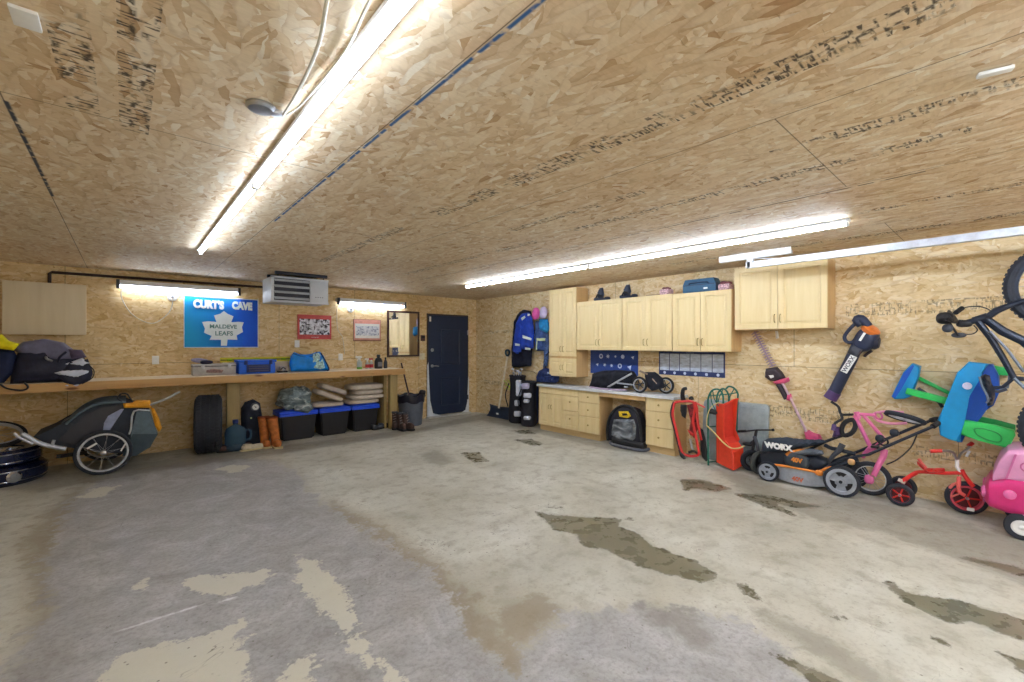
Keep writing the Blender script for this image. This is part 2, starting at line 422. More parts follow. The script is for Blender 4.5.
# ---- floor: one dense slab; stain and painted shade outlines are stored as signed distances so that their rims stay crisp
def fpoly(*p): return [onZ(a, b) for a, b in p]
def capsule(p, r): return ('c', [onZ(a, b) for a, b in p], r)
FZ = {
 'grey': [fpoly((70, 500), (110, 476), (160, 466), (215, 458), (272, 460), (300, 474), (306, 490), (330, 508), (372, 532), (425, 570), (455, 600), (470, 640), (560, 700), (470, 800), (-60, 900), (-40, 720), (50, 610), (45, 560)),
          fpoly((500, 700), (520, 650), (575, 612), (650, 604), (735, 618), (772, 640), (800, 668), (900, 760), (700, 800))],
 'rim': [fpoly((20, 700), (30, 600), (20, 540), (60, 500), (90, 478), (76, 520), (60, 560), (62, 612), (40, 680), (0, 720)),
         fpoly((330, 500), (372, 520), (430, 556), (470, 596), (540, 660), (545, 700), (480, 690), (452, 640), (425, 590), (370, 545), (325, 515)),
         fpoly((500, 600), (540, 596), (560, 612), (530, 650), (500, 640))],
 'pale': [fpoly((100, 690), (118, 655), (165, 646), (215, 632), (246, 618), (240, 640), (252, 690), (180, 720)),
          fpoly((296, 556), (318, 562), (346, 592), (352, 622), (372, 650), (372, 664), (350, 650), (334, 622), (300, 585)),
          fpoly((182, 588), (190, 576), (222, 578), (260, 570), (276, 574), (262, 584), (226, 596)),
          fpoly((275, 680), (290, 664), (312, 652), (318, 672), (300, 700)),
          fpoly((368, 655), (384, 660), (404, 682), (396, 684)),
          fpoly((210, 470), (232, 465), (250, 466), (240, 473)), fpoly((76, 498), (96, 488), (118, 486), (100, 498)), fpoly((134, 586), (146, 580), (155, 586), (142, 591))],
 'wet': [fpoly((536, 511), (548, 514), (585, 517), (621, 519), (618, 527), (640, 534), (655, 548), (700, 563), (719, 577), (712, 583), (690, 579), (660, 573), (640, 565), (600, 548), (588, 546), (575, 534), (556, 530), (545, 520)),
         fpoly((880, 583), (892, 583), (905, 592), (930, 596), (965, 603), (1000, 612), (1060, 632), (1060, 648), (1010, 637), (970, 621), (950, 622), (925, 612), (908, 603), (898, 594)),
         fpoly((680, 479), (705, 480), (731, 489), (716, 492), (698, 489), (684, 490)),
         fpoly((733, 493), (760, 494), (790, 500), (822, 507), (800, 508), (775, 503), (800, 518), (770, 508), (745, 499)),
         fpoly((461, 453), (478, 452), (488, 461), (474, 463)), fpoly((512, 430), (530, 430), (536, 434), (520, 434)), fpoly((514, 440), (530, 439), (545, 444), (534, 446)),
         fpoly((772, 655), (800, 662), (835, 676), (870, 700), (840, 695), (800, 675)), fpoly((960, 557), (990, 561), (1040, 573), (1030, 578), (990, 567)),
         fpoly((1006, 656), (1040, 664), (1060, 680), (1020, 672)), fpoly((735, 582), (750, 588), (762, 602), (742, 592)), capsule([(790, 636), (791, 637)], .02),
         capsule([(548, 507), (560, 508)], .018), capsule([(607, 510), (609, 510)], .02), capsule([(628, 519), (632, 519)], .02), capsule([(830, 617), (842, 618)], .02), capsule([(940, 641), (943, 643)], .02)],
 'damp_shade': [fpoly((420, 454), (438, 450), (456, 462), (440, 466), (428, 462)), fpoly((700, 462), (740, 474), (800, 492), (860, 500), (940, 516), (1040, 545), (1060, 600), (960, 560), (880, 532), (820, 520), (760, 500)),  # second shape: tyre damp with painted shading from the things along the wall
          fpoly((-60, 486), (0, 480), (60, 474), (150, 462), (280, 446), (420, 428), (480, 414), (500, 412), (640, 446), (660, 456), (600, 448), (480, 420), (400, 436), (280, 454), (150, 472), (40, 492)),  # darker strip along the foot of the walls
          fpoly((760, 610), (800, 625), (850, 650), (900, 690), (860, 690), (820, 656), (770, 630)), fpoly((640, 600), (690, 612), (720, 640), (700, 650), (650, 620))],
 'chalk': [capsule([(118, 631), (160, 617), (205, 604), (240, 597)], .012)],
}
def sd_poly(p, q):
    d = 1e9; ins = False; n = len(q)
    for k in range(n):
        a, b = q[k], q[k - 1]
        ex, ey = b[0] - a[0], b[1] - a[1]; wx, wy = p[0] - a[0], p[1] - a[1]
        t = max(0, min(1, (wx * ex + wy * ey) / (ex * ex + ey * ey + 1e-12)))
        d = min(d, (wx - ex * t) ** 2 + (wy - ey * t) ** 2)
        if (a[1] > p[1]) != (b[1] > p[1]) and p[0] < (b[0] - a[0]) * (p[1] - a[1]) / (b[1] - a[1]) + a[0]: ins = not ins
    d = math.sqrt(d); return -d if ins else d
def sd_caps(p, q, r):
    d = 1e9
    for a, b in zip(q, q[1:]):
        ex, ey = b[0] - a[0], b[1] - a[1]; wx, wy = p[0] - a[0], p[1] - a[1]
        t = max(0, min(1, (wx * ex + wy * ey) / (ex * ex + ey * ey + 1e-12)))
        d = min(d, math.hypot(wx - ex * t, wy - ey * t))
    return d - r
bm = bmesh.new(); NX, NY = 196, 240; grid = []
for j in range(NY + 1):
    for i in range(NX + 1): grid.append((XL - .1 + (0 - XL + .2) * i / NX, YN - .1 + (.2 - YN) * j / NY))
vs = [bm.verts.new((x, y, 0)) for x, y in grid]
for j in range(NY):
    for i in range(NX):
        k = j * (NX + 1) + i; bm.faces.new((vs[k], vs[k + 1], vs[k + NX + 2], vs[k + NX + 1]))
me = bpy.data.meshes.new('floor'); bm.to_mesh(me); bm.free()
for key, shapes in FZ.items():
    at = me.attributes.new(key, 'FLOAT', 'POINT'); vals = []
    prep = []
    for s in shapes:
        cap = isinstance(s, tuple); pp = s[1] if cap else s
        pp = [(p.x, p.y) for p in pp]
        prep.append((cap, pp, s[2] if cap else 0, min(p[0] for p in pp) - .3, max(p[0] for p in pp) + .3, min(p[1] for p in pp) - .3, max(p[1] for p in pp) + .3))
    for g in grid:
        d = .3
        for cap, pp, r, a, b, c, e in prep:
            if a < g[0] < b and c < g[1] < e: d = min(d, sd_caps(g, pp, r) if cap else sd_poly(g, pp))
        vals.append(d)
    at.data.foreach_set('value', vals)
t = NT('stained_concrete'); P = t.tc.outputs['Object']
def attr(n):
    a = t.new('ShaderNodeAttribute', attribute_name=n); return a.outputs['Fac']
n1 = t.noise(P, 1.3, 6, .62); n2 = t.noise(P, 7, 6, .65); n3 = t.noise(P, 38, 5, .7); n4 = t.noise(P, 150, 3, .6)
nb = t.math('MULTIPLY', t.math('SUBTRACT', n2, .5), .42)
nf = t.math('MULTIPLY', t.math('SUBTRACT', n3, .5), .16)
nd = t.math('ADD', nb, nf)
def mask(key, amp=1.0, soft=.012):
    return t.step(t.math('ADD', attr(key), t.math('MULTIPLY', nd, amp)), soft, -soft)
base = t.ramp(n1, [(.3, rgb(172, 169, 155)), (.5, rgb(193, 191, 179)), (.68, rgb(209, 208, 198))])
base = t.mix(t.math('MULTIPLY', t.step(n2, .46, .68), .5), base, rgb(146, 140, 122))
base = t.mix(t.math('MULTIPLY', t.step(n3, .5, .72), .4), base, rgb(134, 127, 108))
far = t.new('ShaderNodeSeparateXYZ'); t.l.new(P, far.inputs[0])
greyc = t.ramp(t.noise(P, 3.2, 6, .7, 1.2), [(.3, rgb(142, 140, 138)), (.5, rgb(166, 165, 166)), (.7, rgb(188, 188, 191))])
col = t.mix(t.math('MULTIPLY', mask('rim', 1.2, .07), .65), base, rgb(134, 118, 92))
col = t.mix(t.math('MULTIPLY', mask('grey', 1.3, .05), .9), col, greyc)
col = t.mix(t.math('MULTIPLY', mask('damp_shade', 1.2, .06), .5), col, rgb(112, 104, 88))  # damp and painted object shading share one brown tone
pm = mask('pale', .7, .012)
col = t.mix(t.math('MULTIPLY', t.math('MULTIPLY', mask('grey', 1.3, .05), t.step(n3, .45, .62)), .35), col, rgb(120, 117, 112))
col = t.mix(t.math('MULTIPLY', pm, .85), col, rgb(212, 209, 192))
col = t.mix(t.math('MULTIPLY', mask('chalk', .12, .012), .9), col, rgb(236, 236, 240))
wm = mask('wet', .45, .010)
wetc = t.ramp(n2, [(.3, rgb(92, 87, 66)), (.7, rgb(118, 113, 90))])
col = t.mix(t.math('MULTIPLY', wm, .9), col, wetc)
rimd = t.math('ABSOLUTE', t.math('ADD', attr('wet'), t.math('MULTIPLY', nd, .45)))
col = t.mix(t.math('MULTIPLY', t.step(rimd, .016, .0), .5), col, rgb(80, 74, 58))
sp = t.vor(P, 7, rnd=1)
spots = t.step(sp.outputs['Distance'], .055, .02)
col = t.mix(t.math('MULTIPLY', spots, t.math('MULTIPLY', t.step(n1, .45, .6), .7)), col, rgb(92, 84, 66))
col = t.mix(t.math('MULTIPLY', t.step(n4, .58, .8), .25), col, rgb(90, 84, 74))
ck = t.noise(P, 2.1, 4, .55, .8)
crk = t.step(t.math('ABSOLUTE', t.math('SUBTRACT', ck, .5)), .0022, .0006)
col = t.mix(t.math('MULTIPLY', crk, t.math('MULTIPLY', t.step(n1, .5, .62), .6)), col, rgb(84, 78, 66))
t.l.new(col, t.b.inputs['Base Color'])
rg = t.math('SUBTRACT', t.math('ADD', .50, t.math('MULTIPLY', n2, .25)), t.math('MULTIPLY', wm, .34))
rg = t.math('SUBTRACT', rg, t.math('MULTIPLY', mask('grey', 1.3, .05), .12))
t.l.new(rg, t.b.inputs['Roughness']); t.b.inputs['Specular IOR Level'].default_value = .45
t.bump(t.math('ADD', t.math('MULTIPLY', n3, .5), t.math('MULTIPLY', n4, .3)), .18, .006)
me.materials.append(t.m)
fo = bpy.data.objects.new('floor', me); COL.objects.link(fo); fo['kind'] = 'structure'

# ------------------------------------------------------------------ shared materials
WHITE = mat('white_plastic', rgb(238, 238, 236), .4, var=.03)
LAMPW = mat('white_enamel', rgb(228, 230, 236), .35, var=.03)
BLACK = mat('black_plastic', rgb(30, 31, 36), .45)
BLK2 = mat('black_rubber', rgb(34, 35, 38), .8, bump=.2)
TREAD = mat('tyre_rubber', rgb(44, 48, 58), .75, bump=.3)
STEEL = mat('brushed_steel', rgb(186, 188, 194), .3, 1)
GALV = mat('galvanised_steel', rgb(208, 214, 226), .4, .35)
ALU = mat('silver_paint', rgb(196, 200, 208), .35, .4)
DGREY = mat('dark_grey_plastic', rgb(62, 66, 76), .5)
CHAR = mat('charcoal_fabric', rgb(70, 76, 84), .9, bump=.3)
LED = emit('lamp_glow', (.84, .95, 1.12, 1), 6)
LED1 = emit('lamp_glow_near', (.84, .95, 1.12, 1), 8.5)
LED2 = emit('lamp_glow_far', (.84, .95, 1.12, 1), 19)
LED_FILL = emit('added_fill_glow', (.84, .95, 1.12, 1), 60)  # strong glow for the added fill tubes

# ================================================================== ceiling lamps
def tube_lamp(name, label, x, y0, y1, z, group, lm):
    T = thing(name, label, 'strip light', (x, (y0 + y1) / 2, H), group)
    n = 2
    b = MB().box(x - .030, x + .030, y0, y1, z + .018, H - .001, .006)
    b.build('housing', LAMPW, T)
    L = (y1 - y0) / n
    for k in range(n):
        a, c = y0 + L * k + .02, y0 + L * (k + 1) - .02
        MB().cyl((x, a, z), (x, c, z), .0125, n=12).build('tube', lm, T)
        for q in (a - .012, c - .006): MB().box(x - .016, x + .016, q, q + .018, z - .015, z + .028, .004).build('lamp_holder', WHITE, T)
    return T
tube_lamp('strip_light', 'long glowing tube light running over the bare middle of the ceiling, nearest the left', -5.17, -7.3, -2.3, 2.40, 'long ceiling strip lights', LED1)
tube_lamp('strip_light', 'long glowing tube light on the ceiling in front of the wall cupboards', -1.58, -6.9, -1.85, 2.40, 'long ceiling strip lights', LED2)
for xx, a, c, lb in ((-5.17, -9.4, -7.9, 'added unseen fill tube behind the viewpoint, in line with the left tube light'), (-1.58, -9.5, -8.25, 'added unseen fill tube behind the viewpoint, in line with the right tube light'), (-3.4, -9.4, -7.9, 'added unseen fill tube behind the viewpoint, midway between the other two')):  # unseen fill tubes, added behind the camera to brighten the room
    tube_lamp('strip_light', lb, xx, a, c, 2.40, 'long ceiling strip lights', LED_FILL)
# wall tube lights over the bench
def wall_lamp(label, x0, x1, z, cordx, cordz, y=-.16):
    T = thing('wall_light', label, 'strip light', ((x0 + x1) / 2, 0, z), 'tube lights over the workbench')
    MB().box(x0, x1, y + .02, 0, z + .012, z + .075, .01).build('housing', LAMPW, T)
    MB().cyl((x0 + .03, y + .05, z - .012), (x1 - .03, y + .05, z - .012), .016, n=12).build('tube', LED, T)
    for q in (x0, x1 - .035): MB().box(q, q + .035, y + .018, y + .085, z - .036, z + .078, .006).build('end_cap', DGREY, T)
    return T
wall_lamp('short tube light above the blue flag', -5.83, -4.45, 2.235, 0, 0)
wall_lamp('short tube light between the heater and the wall mirror', -3.02, -1.74, 2.195, 0, 0)
for nm, lab, x, z in (('round_socket', 'white round socket on the wall left of the blue flag', -5.25, 2.13), ('round_socket', 'white round socket under the tube light beside the heater', -2.76, 2.09)):
    T = thing(nm, lab, 'socket', (x, 0, z), 'round lamp sockets')
    MB().lathe([(.055, 0), (.055, .018), (.045, .03), (.03, .034)], (x, 0, z), (0, -1, 0), 20).build('cover', WHITE, T)
    MB().cyl((x, -.03, z), (x, -.07, z), .018, n=12).build('plug', mat('grey_plastic', rgb(150, 150, 152), .5), T)
CORD = mat('white_cable', rgb(214, 210, 196), .5)
tag(MB().tube([(-5.78, -.13, 2.22), (-5.77, -.04, 2.06), (-5.66, -.02, 1.86), (-5.47, -.02, 1.76), (-5.32, -.02, 1.87), (-5.26, -.04, 1.99), (-5.25, -.06, 2.12)], .006, 6, sub=6).build('lamp_cord', CORD), 'thin cable drooping in a loop below the tube light left of the flag', 'cable')
tag(MB().tube([(-2.98, -.13, 2.19), (-2.99, -.015, 2.1), (-2.985, -.012, 1.75), (-2.9, -.012, 1.6), (-2.86, -.012, 1.3)], .005, 6, sub=6).build('lamp_cord', CORD), 'thin cable running down the wall between the two red bordered pictures', 'cable')
tag(MB().tube([(-6.43, -.03, 2.22), (-6.43, -.03, 2.33), (-6.41, -.03, 2.35), (-4.9, -.03, 2.36), (-4.0, -.03, 2.365), (-3.99, -.06, 2.365), (-3.99, -.3, 2.37), (-3.99, -.8, 2.3)], .017, 10).build('gas_pipe', mat('dark_iron_pipe', rgb(58, 40, 36), .5, .3)), 'dark iron pipe running high along the wall to the heater', 'pipe')
# junction covers and cable on the ceiling
T = thing('junction_cover', 'shiny round junction cover on the ceiling beside the tube light', 'junction box', (-5.33, -5.72, H))
MB().lathe([(.055, 0), (.055, .008), (.045, .018), (.02, .02)], (-5.33, -5.72, H), (0, 0, -1), 20).build('cover', STEEL, T)
MB().box(-5.29, -5.25, -5.74, -5.70, H - .02, H, .006).build('clamp', GALV, T)
tag(MB().tube([(-5.30, -6.9, H - .01), (-5.34, -6.6, H - .015), (-5.29, -6.3, H - .03), (-5.26, -6.0, H - .02), (-5.25, -5.72, H - .015)], .006, 6, sub=6).build('lamp_cord', CORD), 'loose white cable on the ceiling beside the near tube light', 'cable')
tag(MB().tube([(-5.22, -6.95, H - .01), (-5.24, -6.6, H - .02), (-5.21, -6.3, H - .02), (-5.22, -5.9, H - .02), (-5.24, -5.75, H - .015)], .005, 6, sub=6).build('lamp_cord', CORD), 'second loose white cable lying closer to the near tube light', 'cable')
tag(MB().box(-5.99, -5.93, -5.86, -5.76, H - .012, H, .004).build('sticker_tag', WHITE), 'small white tag on the ceiling at the upper left', 'tag')
tag(MB().obox(onZ(995, 72, H - .01), (.3, -1, 0), (1, .3, 0), (0, 0, 1), .09, .03, .014, .005).build('sensor_strip', WHITE), 'small white strip on the ceiling above the hung bicycle', 'sensor')

# garage door track
T = thing('door_track', 'white steel door track hanging below the ceiling on the right', 'door track', (-.79, -5.89, 2.3))
tr = MB(); x = -.79; Z = 2.285
for (a, b, c, d) in ((x - .03, x + .03, Z - .004, Z), (x - .03, x - .026, Z, Z + .05), (x + .026, x + .03, Z, Z + .05)): tr.box(a, b, -9.5, -5.86, c, d)
tr.box(x - .034, x + .02, -9.5, -5.86, Z + .05, Z + .056)
tr.build('rail', GALV, T)
MB().box(x - .035, x + .012, -5.93, -5.87, Z - .005, H - .06, .003).box(x - .035, x + .02, -5.90, -5.86, Z - .004, Z + .06).build('hanger', LAMPW, T)
MB().box(x - .03, x + .03, -6.28, -5.58, H - .065, H - .03, .003).box(x - .03, x - .026, -6.28, -5.58, H - .03, H).build('ceiling_angle', LAMPW, T)
MB().beam((x, -5.9, H - .06), (x, -6.22, Z + .05), .025, .006).build('brace', LAMPW, T)

# ================================================================== bench wall
# door
DN = mat('navy_painted_steel', rgb(34, 48, 76), .42, var=.06)
T = thing('door_1', 'dark navy steel entry door with two raised panels', 'door', (-.72, 0, 0)); T['kind'] = 'structure'
d = MB().box(-1.2, -.245, -.035, 0, .045, 2.06, .004)
d.build('leaf', DN, T)
def raised(x0, x1, z0, z1, y, m, parent, name='raised_panel', fr=.035):
    q = MB()
    out = [(x0, z0), (x1, z0), (x1, z1), (x0, z1)]
    r = MB()
    prof = [(0, 0), (.012, .012), (fr, .002), (fr + .03, .010)]
    rings = []
    for ins, h in prof: rings.append([r.bm.verts.new((x, y - h, z)) for x, z in ((x0 + ins, z0 + ins), (x1 - ins, z0 + ins), (x1 - ins, z1 - ins), (x0 + ins, z1 - ins))])
    for a, b in zip(rings, rings[1:]): r.bridge(a, b)
    r.bm.faces.new(rings[-1]); r.bm.faces.new(rings[0][::-1])
    return r.build(name, m, parent, smooth=20)
raised(-.93, -.45, 1.05, 1.78, -.035, DN, T); raised(-.93, -.45, .22, .80, -.035, DN, T)
h = MB().lathe([(.03, 0), (.03, .012), (.012, .02), (.012, .05)], (-1.12, -.035, 1.04), (0, -1, 0), 16).tube([(-1.12, -.08, 1.04), (-1.06, -.082, 1.042), (-.99, -.078, 1.03)], .011, 8).build('door_handle', STEEL, T)
MB().lathe([(.034, 0), (.034, .014), (.018, .02), (.018, .034)], (-1.12, -.035, 1.36), (0, -1, 0), 16).build('deadbolt', STEEL, T)
for z in (1.02, 1.72, .35): MB().box(-.262, -.238, -.048, -.03, z - .05, z + .05, .002).build('hinge', STEEL if z > 1.5 else DGREY, T)
MB().box(-1.185, -1.145, -.039, -.034, 1.93, 2.03, .002).build('sticker', WHITE, T)
DK = mat('door_frame_dark', rgb(70, 58, 48), .6)
struct(MB().box(-1.225, -1.2, -.02, 0, 0, 2.09).box(-.245, -.222, -.02, 0, 0, 2.09).box(-1.225, -.222, -.02, 0, 2.062, 2.09).build('trim_1', DK))
FR = mat('frost_crust', rgb(222, 228, 236), .7, var=.06, bump=.5)
fr = MB()
for pts in ([(-1.235, .0), (-1.235, 1.05), (-1.205, 1.12), (-1.19, .8), (-1.165, .35), (-1.10, .09), (-.98, .05), (-.7, .02), (-.98, .0)],
            [(-.215, .0), (-.215, .72), (-.235, .8), (-.25, .5), (-.262, .25), (-.31, .08), (-.42, .03), (-.42, 0)]):
    fr.pad([(x, -.036, z) for x, z in pts], (0, -1, 0), .018, .004, .03, .03, .01, 22)
tag(fr.build('frost', FR), 'white frost crusted around the foot of the dark door', 'frost', kind='stuff')
struct(MB().box(-1.24, -.2, -.10, 0, 0, .035, .006).build('trim_2', mat('worn_sill', rgb(190, 190, 188), .5, .1, bump=.3)))

# switches and sockets
def plate(name, label, cat, x, z, w=.075, h=.115, m=None, kind='switch'):
    T = thing(name, label, cat, (x, 0, z))
    MB().box(x - w / 2, x + w / 2, -.008, 0, z - h / 2, z + h / 2, .003).build('cover_plate', m or WHITE, T)
    q = MB()
    if kind == 'switch': q.box(x - .016, x + .016, -.013, -.006, z - .032, z + .032, .003)
    else:
        for dz in (-.024, .024): q.lathe([(.018, 0), (.017, .004)], (x, -.008, z + dz), (0, -1, 0), 16)
    q.build('rocker' if kind == 'switch' else 'socket_face', m or WHITE, T); return T
IV = mat('ivory_plastic', rgb(232, 222, 196), .45)
plate('light_switch', 'ivory switch plate on the wall beside the mirror and dark door', 'switch', -1.33, 1.235, .12, .125, IV)
p = onY(340.5, 357); plate('wall_socket', 'white socket plate between the blue shopping bag and the spray bottles', 'socket', p.x, p.z, kind='s')
p = onY(155.5, 360); plate('wall_socket', 'white socket plate left of the silver toolbox', 'socket', p.x, p.z, kind='s')
p = onY(297, 345); plate('wall_socket', 'white socket plate just above the blue shopping bag', 'socket', p.x, p.z + .02, kind='s')
p = onY(422.5, 338)
T = thing('thermostat', 'small dark thermostat on the wall between mirror and door', 'thermostat', (p.x, 0, p.z))
MB().box(p.x - .045, p.x + .045, -.03, 0, p.z - .06, p.z + .055, .008).build('body', mat('thermostat_brown', rgb(92, 62, 60), .5), T)
MB().box(p.x - .035, p.x + .035, -.034, -.028, p.z - .005, p.z + .04, .002).build('dial', BLACK, T)

# pale shallow cabinet on the wall
PB = wood('pale_laminate', rgb(232, 219, 192), rgb(220, 205, 174), 2, .5)
T = thing('wall_cabinet', 'pale flat fronted cabinet on the wall above the dark duffel bag', 'cabinet', (-6.46, 0, 1.6))
MB().box(-6.78, -6.11, -.155, 0, 1.6, 2.2, .003).build('body', PB, T)
MB().box(-6.79, -6.105, -.175, -.157, 1.59, 2.205, .006).build('door', PB, T)

# flag
BLUE = NT('blue_flag_cloth')
_sp = BLUE.new('ShaderNodeSeparateXYZ'); BLUE.l.new(BLUE.tc.outputs['Object'], _sp.inputs[0])
_w = BLUE.noise(BLUE.tc.outputs['Object'], 2.5, 3)
_g = BLUE.math('ADD', _sp.outputs[0], BLUE.math('MULTIPLY', BLUE.math('SUBTRACT', _w, .5), .5))
BLUE.l.new(BLUE.ramp(BLUE.math('ADD', BLUE.math('MULTIPLY', _g, .95), .5), [(.05, rgb(20, 160, 214)), (.35, rgb(6, 140, 224)), (.75, rgb(4, 96, 226)), (1, rgb(0, 72, 200))]), BLUE.b.inputs['Base Color'])
BLUE.b.inputs['Roughness'].default_value = .7; BLUE.bump(BLUE.noise(BLUE.tc.outputs['Object'], 6, 3), .4, .02)
fx0, fx1, fz0, fz1 = -5.12, -4.2, 1.43, 2.16
FL = thing('flag', 'blue flag with a white leaf emblem and white lettering', 'flag', ((fx0 + fx1) / 2, 0, fz0))
g = MB(); n = 30
rows = []
for j in range(n + 1):
    row = []
    for i in range(n + 1):
        u, v = i / n, j / n
        x = fx0 + (fx1 - fx0) * u; z = fz0 + (fz1 - fz0) * v - .012 * math.sin(PI * u) * v
        y = -.014 - .005 * noise.noise((x * 5, z * 5, 1)) - .003 * math.sin(9 * u + 3 * v)
        row.append(g.bm.verts.new((x, y, z)))
    rows.append(row)
for a, b in zip(rows, rows[1:]):
    for k in range(n): g.bm.faces.new((a[k], a[k + 1], b[k + 1], b[k]))
r_ = bmesh.ops.extrude_face_region(g.bm, geom=g.bm.faces[:])
for v in [e for e in r_['geom'] if isinstance(e, bmesh.types.BMVert)]: v.co.y += .003
cl = g.build('cloth', BLUE.m, FL)
MB().tube([(fx0, -.014, fz1 + .002), (fx0, -.014, fz0), (fx1, -.014, fz0), (fx1, -.014, fz1)], .008, 6, closed=True).build('hem', mat('white_hem', rgb(214, 226, 240), .7), FL)
def F(px, py):                              # flag crop (924 x 682 of 84 x 62 px) to the wall
    p = onY(180 + px / 11, 290 + py / 11); return V((p.x, -.022, p.z))
WC = mat('white_ink', rgb(236, 244, 246), .6, var=.03)
leaf = [(480, 232), (520, 262), (585, 290), (560, 355), (640, 350), (698, 356), (678, 410), (690, 462), (620, 500), (628, 548), (520, 545), (512, 612), (448, 612), (448, 548), (322, 548), (345, 505), (262, 470), (272, 425), (240, 352), (310, 345), (398, 352), (372, 280), (440, 262)]
MB().prism([F(*p) for p in leaf], (0, -.002, 0)).build('leaf_emblem', WC, FL)
a = F(315, 165); MB().text("CURT'S", .112, a, (1, 0, -.02), (0, 0, 1), .002, .008, sy=1.35).build('lettering', WC, FL)
a = F(680, 180); MB().text("CAVE", .105, a, (1, 0, -.02), (0, 0, 1), .002, .008, sy=1.4).build('lettering', WC, FL)
GT = mat('grey_green_ink', rgb(96, 140, 140), .6)
a = F(475, 405); a.y = -.026; MB().text("MALDEVE", .080, a, (1, 0, 0), (0, 0, 1), .001, .002).build('lettering', GT, FL)
a = F(482, 480); a.y = -.026; MB().text("LEAFS", .088, a, (1, 0, 0), (0, 0, 1), .001, .002).build('lettering', GT, FL)

# team pictures (photo prints full of small figures: shown as mottled ink)
def photo_mat(name, c1, c2, c3, sc):
    t = NT(name); v = t.vor(t.mapping(t.tc.outputs['Object'], (1, 1, 1), (PI / 2, 0, 0)), sc, metric='MANHATTAN')
    s_ = t.new('ShaderNodeSeparateColor'); t.l.new(v.outputs['Color'], s_.inputs[0])
    n_ = t.math('ADD', t.math('MULTIPLY', s_.outputs[0], .6), t.math('MULTIPLY', t.noise(t.tc.outputs['Object'], sc * .7, 3), .5))
    t.l.new(t.ramp(n_, [(.38, c1), (.46, c2), (.75, c3)]), t.b.inputs['Base Color']); t.b.inputs['Roughness'].default_value = .3
    return t.m
RB = mat('red_mount', rgb(206, 84, 84), .5); RB2 = mat('pink_mount', rgb(226, 160, 146), .5)
T = thing('framed_picture', 'red bordered team picture with dark figures below the heater', 'picture', (-3.35, 0, 1.55), 'team pictures')
MB().box(-3.63, -3.09, -.02, 0, 1.56, 1.965, .003).build('mount', RB, T)
MB().box(-3.60, -3.12, -.024, -.018, 1.635, 1.895).build('print', photo_mat('dark_team_photo', rgb(40, 30, 48), rgb(150, 150, 165), rgb(226, 228, 238), 34), T)
MB().text('- - - -', .05, (-3.36, -.021, 1.597), (1, 0, 0), (0, 0, 1), .001, .002).build('caption_line', WC, T)
T = thing('framed_picture', 'pale pink bordered team picture left of the mirror', 'picture', (-2.45, 0, 1.53), 'team pictures')
MB().box(-2.71, -2.195, -.015, 0, 1.53, 1.925, .003).build('frame', mat('brown_frame', rgb(160, 116, 92), .5), T)
MB().box(-2.70, -2.205, -.02, -.014, 1.555, 1.915).build('mount', RB2, T)
MB().box(-2.68, -2.225, -.024, -.018, 1.585, 1.845).build('photo_paper', WHITE, T)
MB().box(-2.66, -2.24, -.027, -.022, 1.635, 1.80).build('print', photo_mat('pale_team_photo', rgb(150, 156, 180), rgb(190, 198, 212), rgb(226, 228, 236), 40), T)

# mirror
MR = NT('mirror_glass'); MR.b.inputs['Metallic'].default_value = 1; MR.b.inputs['Roughness'].default_value = .03; MR.b.inputs['Base Color'].default_value = (.86, .87, .86, 1)
DW = wood('dark_walnut', rgb(74, 42, 34), rgb(48, 26, 22), 2)
mx0, mx1, mz0, mz1 = -2.07, -1.40, 1.235, 2.11
T = thing('wall_mirror', 'rectangular mirror in a dark brown frame beside the door', 'mirror', ((mx0 + mx1) / 2, 0, mz0))
f = MB(); e = .035
f.box(mx0, mx1, -.03, 0, mz0, mz0 + e, .004).box(mx0, mx1, -.03, 0, mz1 - e, mz1, .004).box(mx0, mx0 + e, -.03, 0, mz0 + e, mz1 - e, .004).box(mx1 - e, mx1, -.03, 0, mz0 + e, mz1 - e, .004)
f.build('frame', DW, T)
MB().box(mx0 + e, mx1 - e, -.018, -.004, mz0 + e, mz1 - e).build('glass', MR.m, T, smooth=0)

# heater hung from the ceiling
HG = mat('heater_grey', rgb(196, 200, 206), .45, .1, var=.04)
HD = mat('louvre_black', rgb(28, 30, 44), .5)
hx0, hx1, hy0, hy1, hz0, hz1 = -4.31, -3.59, -1.35, -.84, 2.04, 2.37
T = thing('unit_heater', 'grey metal shop heater with dark louvres hanging from the ceiling', 'heater', ((hx0 + hx1) / 2, (hy0 + hy1) / 2, hz0))
MB().box(hx0, hx1, hy0 + .03, hy1, hz0, hz1, .008).box(hx0 - .006, hx1 + .006, hy0 + .0, hy0 + .03, hz0 - .008, hz0 + .02, .003).box(hx0 - .006, hx1 + .006, hy0, hy0 + .03, hz1 - .02, hz1 + .006, .003).box(hx0 - .006, hx0 + .03, hy0, hy0 + .03, hz0, hz1, .003).build('casing', HG, T)
lx1 = hx0 + .475
MB().box(lx1, hx1, hy0 + .006, hy0 + .03, hz0 + .02, hz1 - .02, .004).build('control_panel', HG, T)
MB().box(hx0 + .03, lx1, hy0 + .022, hy0 + .034, hz0 + .02, hz1 - .02).build('outlet', HD, T)
for k in range(4):
    z = hz0 + .055 + k * .078
    MB().obox(((hx0 + .03 + lx1) / 2, hy0 + .012, z), (1, 0, 0), (0, 1, .85), (0, -.85, 1), lx1 - hx0 - .04, .062, .006, .002).build('louvre', HG, T)
MB().text('- - - -', .05, ((lx1 + hx1) / 2, hy0 + .0055, hz0 + .09), (1, 0, 0), (0, 0, 1), .001, .002).build('badge', DGREY, T)
MB().box(hx0 + .04, hx1 - .02, hy0 - .02, hy0 + .03, H - .04, H - .0, .004).build('front_hanger', HD, T)
MB().box(hx0 + .04, hx1 - .02, hy1 - .1, hy1 - .06, H - .04, H - .0, .004).build('rear_hanger', HD, T)
